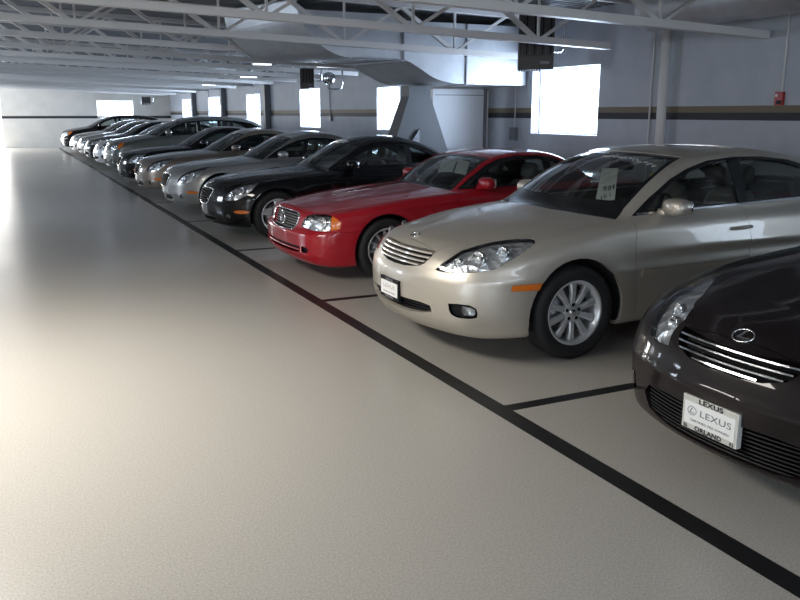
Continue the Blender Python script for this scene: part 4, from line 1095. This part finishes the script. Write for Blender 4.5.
# white plenum box standing between the boot and the wall, its broad face towards the viewer
pl = empty('plenum_box', (7.5, 13.2, 0)); tag(pl, 'bright white sheet metal plenum box between the grey duct boot and the right wall', 'duct')
rel(MB().box(6.85, 7.88, 12.98, 13.5, 0, 2.07), pl).build('box_body', M_DOORW, pl)
for zz in (1.03, 1.97): rel(MB().box(6.89, 7.89, 12.972, 12.982, zz - .006, zz + .006), pl).build('panel_seam', M_SEAM, pl)
rel(MB().box(7.885, 7.935, 12.955, 13.02, 0, 2.09), pl).build('gap_shade_strip', M_SEAM, pl)  # dark strip added for the shade in the gap by the wall
rel(MB().box(7.945, 7.965, 12.955, 12.98, 0, 2.05), pl).build('white_pipe', M_DOORW, pl)

# round duct along the right side
rd = MB(); cx, cz, rr = 7.42, 2.90, .25
rd.tube([(cx, y, cz) for y in (-4.8, 0, 4, 8.3)], rr, 40); 
rdo = rd.build('round_duct', M_DUCT); tag(rdo, 'pale round spiral duct at the upper right under the roof', 'duct')
for y in (1.5, 4.6, 8.2): MB().lathe([(rr + .001, -.02), (rr + .012, 0), (rr + .001, .02)], 40, Matrix.Translation((cx, y, cz)) @ ROT_Y).build('duct_band', M_DUCT, rdo)

# columns along the right wall
for i, y in enumerate((8.45, 26.6, 32.5, 38.0)):
    mb = MB()
    if i == 0: mb.lathe([(0, 0), (.062, 0), (.062, roof(7.85)), (0, roof(7.85))], 24, Matrix.Translation((7.86, y, 0)))
    else: mb.box(7.80, 7.98, y - .11, y + .11, 0, roof(7.87) - .005)
    c_ = mb.build('column', M_STEEL if i == 0 else M_GREYBOX)  # far columns coloured dark grey to stand for their backlit shade
    MB().box(7.72, 7.99, y - .16, y + .16, 0, .02).build('base_plate', M_STEEL, c_)
    tag(c_, ['round white column against the right wall behind the beige car', 'square column on the right wall with backlit shade in its grey, nearest of the three far columns', 'square column on the right wall with backlit shade in its grey, middle of the three far columns', 'square column on the right wall with backlit shade in its grey, farthest of the three far columns'][i], 'column')
o = MB().tube([(7.975, 8.80, .3), (7.975, 8.80, 2.95)], .012, 8).build('conduit', M_STEEL); tag(o, 'thin white conduit beside the round white column', 'pipe')
# fire alarm
al = empty('fire_alarm', (X1, 6.72, 1.82)); tag(al, 'small red fire alarm horn on the right wall above the stripe', 'alarm')
MB().box(-.045, 0, -.055, .055, -.075, .075).build('housing', M_REDP, al, .006)
MB().box(-.052, -.045, .01, .04, .02, .05).build('strobe', M_WHITEP, al)
MB().box(-.05, -.044, -.045, .02, -.06, -.02).build('horn_grille', M_BLACKP, al)
o = MB().tube([(7.985, 6.70, 1.895), (7.985, 6.70, 3.0)], .010, 8).build('conduit', M_STEEL); tag(o, 'thin white conduit running up from the red fire alarm', 'pipe')
# grey switch box by the large window
sb = MB().box(X1 - .07, X1, 12.02, 12.20, 1.20, 1.42).build('switch_box', M_GREYBOX, None, .005); tag(sb, 'small grey switch box on the wall left of the large window', 'box')
MB().box(X1 - .085, X1 - .07, 12.09, 12.13, 1.28, 1.34).build('lever', M_SEAM, sb)
o = MB().tube([(7.985, 12.11, 1.42), (7.985, 12.11, 2.12)], .010, 8).build('conduit', M_STEEL); tag(o, 'thin conduit rising from the grey switch box', 'pipe')

# ------------------------------------------------------------------ unit heaters
def heater(loc, rz, w, h, dp, label):
    r = empty('unit_heater', loc, rz); tag(r, label, 'heater')
    mb = MB(); t = .025
    mb.box(-w / 2, w / 2, .03, dp, 0, h); mb.box(-w / 2, w / 2, 0, .03, 0, h * .25); mb.box(-w / 2, w / 2, 0, .03, h - t, h)
    mb.box(-w / 2, -w / 2 + t, 0, .03, 0, h); mb.box(w / 2 - t, w / 2, 0, .03, 0, h); mb.build('casing', M_HEATER, r, .006)
    for k in range(8):
        x = -w / 2 + t + (w - 2 * t) * (k + .5) / 8
        MB().box(x - .006, x + .012, -.015, .028, h * .27, h - t).build('louvre', M_BLACKP if k % 2 else M_HEATER, r)
    MB().box(w * .12, w * .38, -.004, 0, h * .10, h * .15).build('label_plate', M_GREYBOX, r)
    for k in range(9):
        x = -w / 2 + w * (k + .5) / 14 ; MB().box(x - .008, x + .008, -.012, .04, -.03, 0).build('burner_fin', M_BLACKP, r)
    for sx in (-1, 1):
        MB().tube([(sx * w * .38, dp * .6, h), (sx * w * .38, dp * .6, min(roof(loc[0]), 3.4) - loc[2] + .0)], .008, 6).build('hanger_rod', M_STEEL, r)
    MB().tube([(w / 2, dp * .7, h * .35), (w / 2 + .12, dp * .7, h * .35), (w / 2 + .16, dp * .7, h * .42), (w / 2 + .16, dp * .7, h * 1.0)], .018, 8).build('gas_pipe', M_CHROME, r)
    return r
heater((7.0, 10.12, 2.27), -math.radians(32), .50, .76, .42, 'black louvred unit heater hanging near the large bright window')
heater((6.05, 17.3, 2.20), -math.radians(20), .30, .40, .35, 'dark brown unit heater hanging above the narrow window in mid distance')
heater((6.45, 42.0, 2.06), 0, .42, .36, .35, 'small dark unit heater hanging near the far wall')
vb = empty('vent_fan', (6.45, 17.1, 2.2)); tag(vb, 'shiny chrome vent fan beside the mid distance heater', 'fan')
mb = MB(); mb.lathe([(0.0, .03), (.03, .03), (.10, .012), (.115, 0), (.13, 0), (.13, .12), (.05, .16), (0, .16)], 24, Matrix.Translation((0, 0, .19)) @ Matrix.Rotation(-PI / 2, 4, 'X') @ Matrix.Rotation(PI, 4, 'X')); mb.build('fan_bowl', M_CHROME, vb)
MB().tube([(.0, 0, .06), (.02, 0, -.02), (.12, 0, -.04), (.30, 0, -.02), (.34, 0, .12), (.34, 0, .55)], .022, 8).build('pipe_run', M_CHROME, vb)
MB().tube([(0, .05, .30), (0, .05, 1.01)], .01, 6).build('hanger_rod', M_STEEL, vb)

# strip lights hung under the joists
def strip(x, y, z, label, group=None, power=18, L_=1.2, along='x'):
    r = empty('strip_light', (x, y, z)); tag(r, label, 'light', group)
    b = MB(); c = (lambda a0, a1, b0, b1, z0, z1: b.box(a0, a1, b0, b1, z0, z1)) if along == 'x' else (lambda a0, a1, b0, b1, z0, z1: b.box(b0, b1, a0, a1, z0, z1))
    c(-L_ / 2, L_ / 2, -.06, .06, .03, .08); b.build('housing', M_STEEL, r)
    t = MB(); t.tube([(-L_ / 2 + .03, 0, .012), (L_ / 2 - .03, 0, .012)] if along == 'x' else [(0, -L_ / 2 + .03, .012), (0, L_ / 2 - .03, .012)], .018, 10); t.build('tube', M_LAMPON, r)
    for s in (-.4, .4): MB().tube([(s * L_ if along == 'x' else 0, 0 if along == 'x' else s * L_, .08), (s * L_ if along == 'x' else 0, 0 if along == 'x' else s * L_, roof(x) - z)], .006, 6).build('hanger', M_STEEL, r)
    return r
strip(4.95, 16.9, 2.62, 'short lit strip light left of the duct elbow, nearest of the small hanging lights', None, L_=.45)
strip(6.0, 15.9, 2.55, 'short lit strip light just under the bent duct above the mid distance heater', None, L_=.5)
for x, y in ((5.95, 21.6), (6.4, 28.2)): strip(x, y, 2.56, 'short lit strip light hanging in the far part of the ceiling', 'far strip lights', L_=.5)
# the fixture over the aisle: housing round the area lamp
r_ = empty('aisle_light', (-.85, 5.15, 2.64)); tag(r_, 'long lit ceiling light over the aisle beside the viewer', 'light')
MB().box(-.48, .48, -1.55, 1.55, 0, .07).build('housing', M_STEEL, r_)
for yy in (-.9, .9): MB().tube([(0, yy, .07), (0, yy, roof(-.85) - 2.64)], .008, 6).build('hanger', M_STEEL, r_)

# wall conduits and boxes in mid distance
for (y, z0, z1, lab) in ((21.0, 1.55, 2.9, 'thin conduit with a small box on the far right wall, left of the duct boot'), (35.3, 1.75, 2.9, 'thin conduit with a small box between far windows')):
    o = MB().tube([(7.97, y, z0), (7.97, y, z1)], .014, 6).build('conduit', M_SEAM); tag(o, lab, 'pipe')
    MB().box(7.93, 7.99, y - .12, y + .12, z0 - .1, z0 + .03).build('junction_box', M_SEAM, o)

# ------------------------------------------------------------------ cars
SIL_LINES = [('LEXUS', .036, 0, .0, .20, M_GREYINK, 'plate')]
def emblem_on(root, S, x, kind, m=M_CHROME, a=.05, b=.036):
    h = S.top_at(x, 0.0); g = S.grad(h.reshape(1, 3))[0]; g[1] = 0; g /= np.linalg.norm(g)
    M = frame_at(h, tuple(g), (1, 0, .3)); mb = MB(); oval_l_emblem(mb, M, a, b); mb.build('emblem', m, root)

def place(root, x, y, label, yaw=0.0, group=None):
    root.location = (x, y, 0); root.rotation_euler = (0, 0, yaw); tag(root, label, 'car', group); return root
def repaint(root, old, new):
    for o in root.children_recursive:
        if o.type == 'MESH' and o.material_slots and o.material_slots[0].material == old:
            o.material_slots[0].link = 'OBJECT'; o.material_slots[0].material = new

# dark saloon at the right edge
dk, S, _ = make_car(DK, P_DARK, 0)
place(dk, 2.60, 2.38, 'dark purplish black saloon nearest the viewer with chrome barred grille and white plate')
emblem_on(dk, S, .155, 'L', a=.052, b=.036)
plate(dk, S, .385, M_PLATEF, [('LEXUS', .030, .005, .0625, .135, M_INK, 'frame'), ('ORLAND', .030, 0, -.0625, .150, M_INK, 'frame'), ('@', .024, -.095, .012, None, M_GREYINK, 'plate'),
      ('LEXUS', .040, .035, .010, .170, M_GREYINK, 'plate'), ('CERTIFIED PRE-OWNED', .014, .005, -.030, .215, M_GREYINK, 'plate'), ('(L)', .018, -.128, -.0625, None, M_INK, 'frame'), ('(L)', .018, .128, -.0625, None, M_INK, 'frame')])

# beige saloon
ESB = dict(ES); bg, S_ES, _ = make_car(ESB, P_BEIGE, 0)
place(bg, 2.43, 5.24, 'beige metallic saloon with a paper in the windscreen, second car from the viewer')
far_es = copy_tree(bg)                                    # kept for the distant saloons before the extras go on
emblem_on(bg, S_ES, .20, 'L', a=.045, b=.030)
plate(bg, S_ES, .425, M_BLACKP, [('LEXUS', .036, .0, .012, .19, mat('faded_ink', (.45, .38, .38), .6), 'plate'), ('CERTIFIED PRE-OWNED', .013, 0, -.030, .20, M_GREYINK, 'plate'), ('ORLAND', .024, 0, -.0625, .14, M_GREYINK, 'frame'), ('LEXUS', .024, 0, .0625, .12, M_GREYINK, 'frame')])

def sheet(S, root, name, pts, m, label, cat, group=None, off=.022, nu=4, nv=8, marks=None):
    """paper behind the windscreen; pts = four corners (x, y) seen from above, following the glass"""
    P_ = [np.array(p, float) for p in pts]; rows = []
    for j in range(nv + 1):
        for i in range(nu + 1):
            u, v = i / nu, j / nv
            q = (P_[0] * (1 - u) + P_[1] * u) * (1 - v) + (P_[3] * (1 - u) + P_[2] * u) * v
            h = S.top_at(q[0], q[1]); g = S.grad(h.reshape(1, 3))[0]; g /= np.linalg.norm(g); rows.append(h - g * off)
    n = nu + 1; fs = [(j * n + i, j * n + i + 1, (j + 1) * n + i + 1, (j + 1) * n + i) for j in range(nv) for i in range(nu)]
    mb = MB(); loc = np.array(root.location); vs = [tuple(p + loc) for p in rows]; mb.add(vs, fs)
    o = link(name, mb.mesh(name), m); md = o.modifiers.new('thickness', 'SOLIDIFY'); md.thickness = .0012; tag(o, label, cat, group)
    def at(u, v, lift=.003):
        q = (P_[0] * (1 - u) + P_[1] * u) * (1 - v) + (P_[3] * (1 - u) + P_[2] * u) * v
        h = S.top_at(q[0], q[1]); g = S.grad(h.reshape(1, 3))[0]; g /= np.linalg.norm(g); return h - g * (off - lift) + loc
    if marks:
        t = MB()
        for a, b, w in marks: t.bar(at(*a), at(*b), w, .0008)
        t.build('handwriting', M_INK, o)
    return o
mk = [((.25, .70), (.40, .63), .006), ((.40, .63), (.38, .76), .006), ((.46, .64), (.48, .75), .006), ((.48, .69), (.60, .68), .006), ((.60, .62), (.62, .76), .006), ((.68, .63), (.70, .76), .007), ((.70, .70), (.82, .62), .006), ((.84, .60), (.86, .73), .006), ((.90, .60), (.90, .73), .006),
      ((.30, .88), (.30, .97), .007), ((.42, .85), (.46, .95), .006), ((.52, .86), (.54, .94), .005), ((.72, .83), (.74, .92), .005), ((.15, .35), (.8, .33), .002), ((.15, .42), (.8, .40), .002), ((.15, .49), (.8, .47), .002), ((.2, .25), (.7, .23), .002), ((.15, .55), (.8, .53), .002)]
sheet(S_ES, bg, 'price_sheet', [(1.775, -.105), (1.815, -.245), (1.535, -.555), (1.455, -.435)], M_WHITEP, 'tall white price sheet behind the windscreen of the beige car', 'paper', marks=mk)
sheet(S_ES, bg, 'yellow_tag', [(1.885, -.555), (1.895, -.625), (1.845, -.62), (1.845, -.56)], mat('yellow_card', (.55, .50, .05), .6), 'small yellow tag in the upper corner of the beige car windscreen', 'tag')
# chalky writing along the top of the beige windscreen
t = MB(); loc = np.array(bg.location); rnd = random.Random(3); yy = .10
while yy > -.52:
    pts = []
    for k in range(4):
        x_ = 1.955 - .02 * (abs(yy) > .3) + rnd.uniform(-.022, .022); h = S_ES.top_at(x_, yy - k * .012); pts.append(h + loc + np.array([-.0, 0, .002]) - np.array([.0, 0, .007]))
    t.tube(pts, .0022, 4); yy -= rnd.uniform(.035, .06)
o = t.build('windscreen_writing', mat('white_marker', (.75, .75, .78), .7)); o.parent = bg; o.matrix_parent_inverse = Matrix.Translation(-Vector(bg.location))

# red roadster
rd_, S_SL, _ = make_car(SL, P_RED, 0)
place(rd_, 2.55, 8.28, 'bright red low hardtop roadster with a round star in its grille')
h = S_SL.front_at(0, .59); mb = MB(); star_emblem(mb, frame_at((h[0] - .012, 0, .59), (-1, 0, .12)), .068, .007); mb.build('star_emblem', M_CHROME, rd_)
h = S_SL.top_at(.11, 0)
sheet(S_SL, rd_, 'window_sheet', [(2.03, .16), (2.06, -.13), (1.86, -.38), (1.80, -.14)], M_WHITEP, 'white paper behind the red car windscreen, the left of its two sheets', 'paper', 'papers in the red car windscreen')
sheet(S_SL, rd_, 'window_sheet', [(2.06, -.16), (2.07, -.40), (1.90, -.60), (1.86, -.41)], M_WHITEP, 'white paper behind the red car windscreen, the right of its two sheets', 'paper', 'papers in the red car windscreen')

# coupes
sc0, S_SC, _ = make_car(SCP, P_BLACK, 1)
emblem_on(sc0, S_SC, .14, 'L', a=.045, b=.032)
place(sc0, 2.42, 11.38, 'glossy black coupe with silver five spoke wheels beyond the red roadster')
c = copy_tree(sc0); repaint(c, P_BLACK, P_SILVER); place(c, 2.40, 14.42, 'silver grey coupe between the glossy black coupe and the bronze coupe')
c = copy_tree(sc0); repaint(c, P_BLACK, P_TAN); place(c, 2.38, 17.5, 'bronze brown coupe with bright headlight beyond the silver grey coupe')
c = copy_tree(sc0); place(c, 2.40, 20.55, 'black coupe squeezed between the bronze coupe and the grey wagon')
# grey wagon and the far row
sv, S_SV, _ = make_car(SV, P_GREY, 1)
place(sv, 2.42, 23.6, 'tall grey green wagon with dark windows and amber corner lamps')
repaint(far_es, P_BEIGE, P_WHITE); place(far_es, 2.45, 26.65, 'pale white silver saloon just beyond the grey wagon')
plate(far_es, S_ES, .43, M_PLATEF, [])
c = copy_tree(far_es); repaint(c, P_WHITE, P_BLACK); place(c, 2.45, 29.7, 'black saloon beyond the pale silver saloon in the far row')
c = copy_tree(far_es); repaint(c, P_WHITE, P_GREY); place(c, 2.47, 32.75, 'grey saloon in the far row just beyond the far black saloon')
c = copy_tree(far_es); repaint(c, P_WHITE, P_SILVER); place(c, 2.42, 35.8, 'silver saloon in the far row beside the farthest vehicle')
c = copy_tree(sv); repaint(c, P_GREY, P_BLACK); place(c, 2.25, 38.9, 'black tall vehicle with orange corner lamp, farthest of the parked cars')
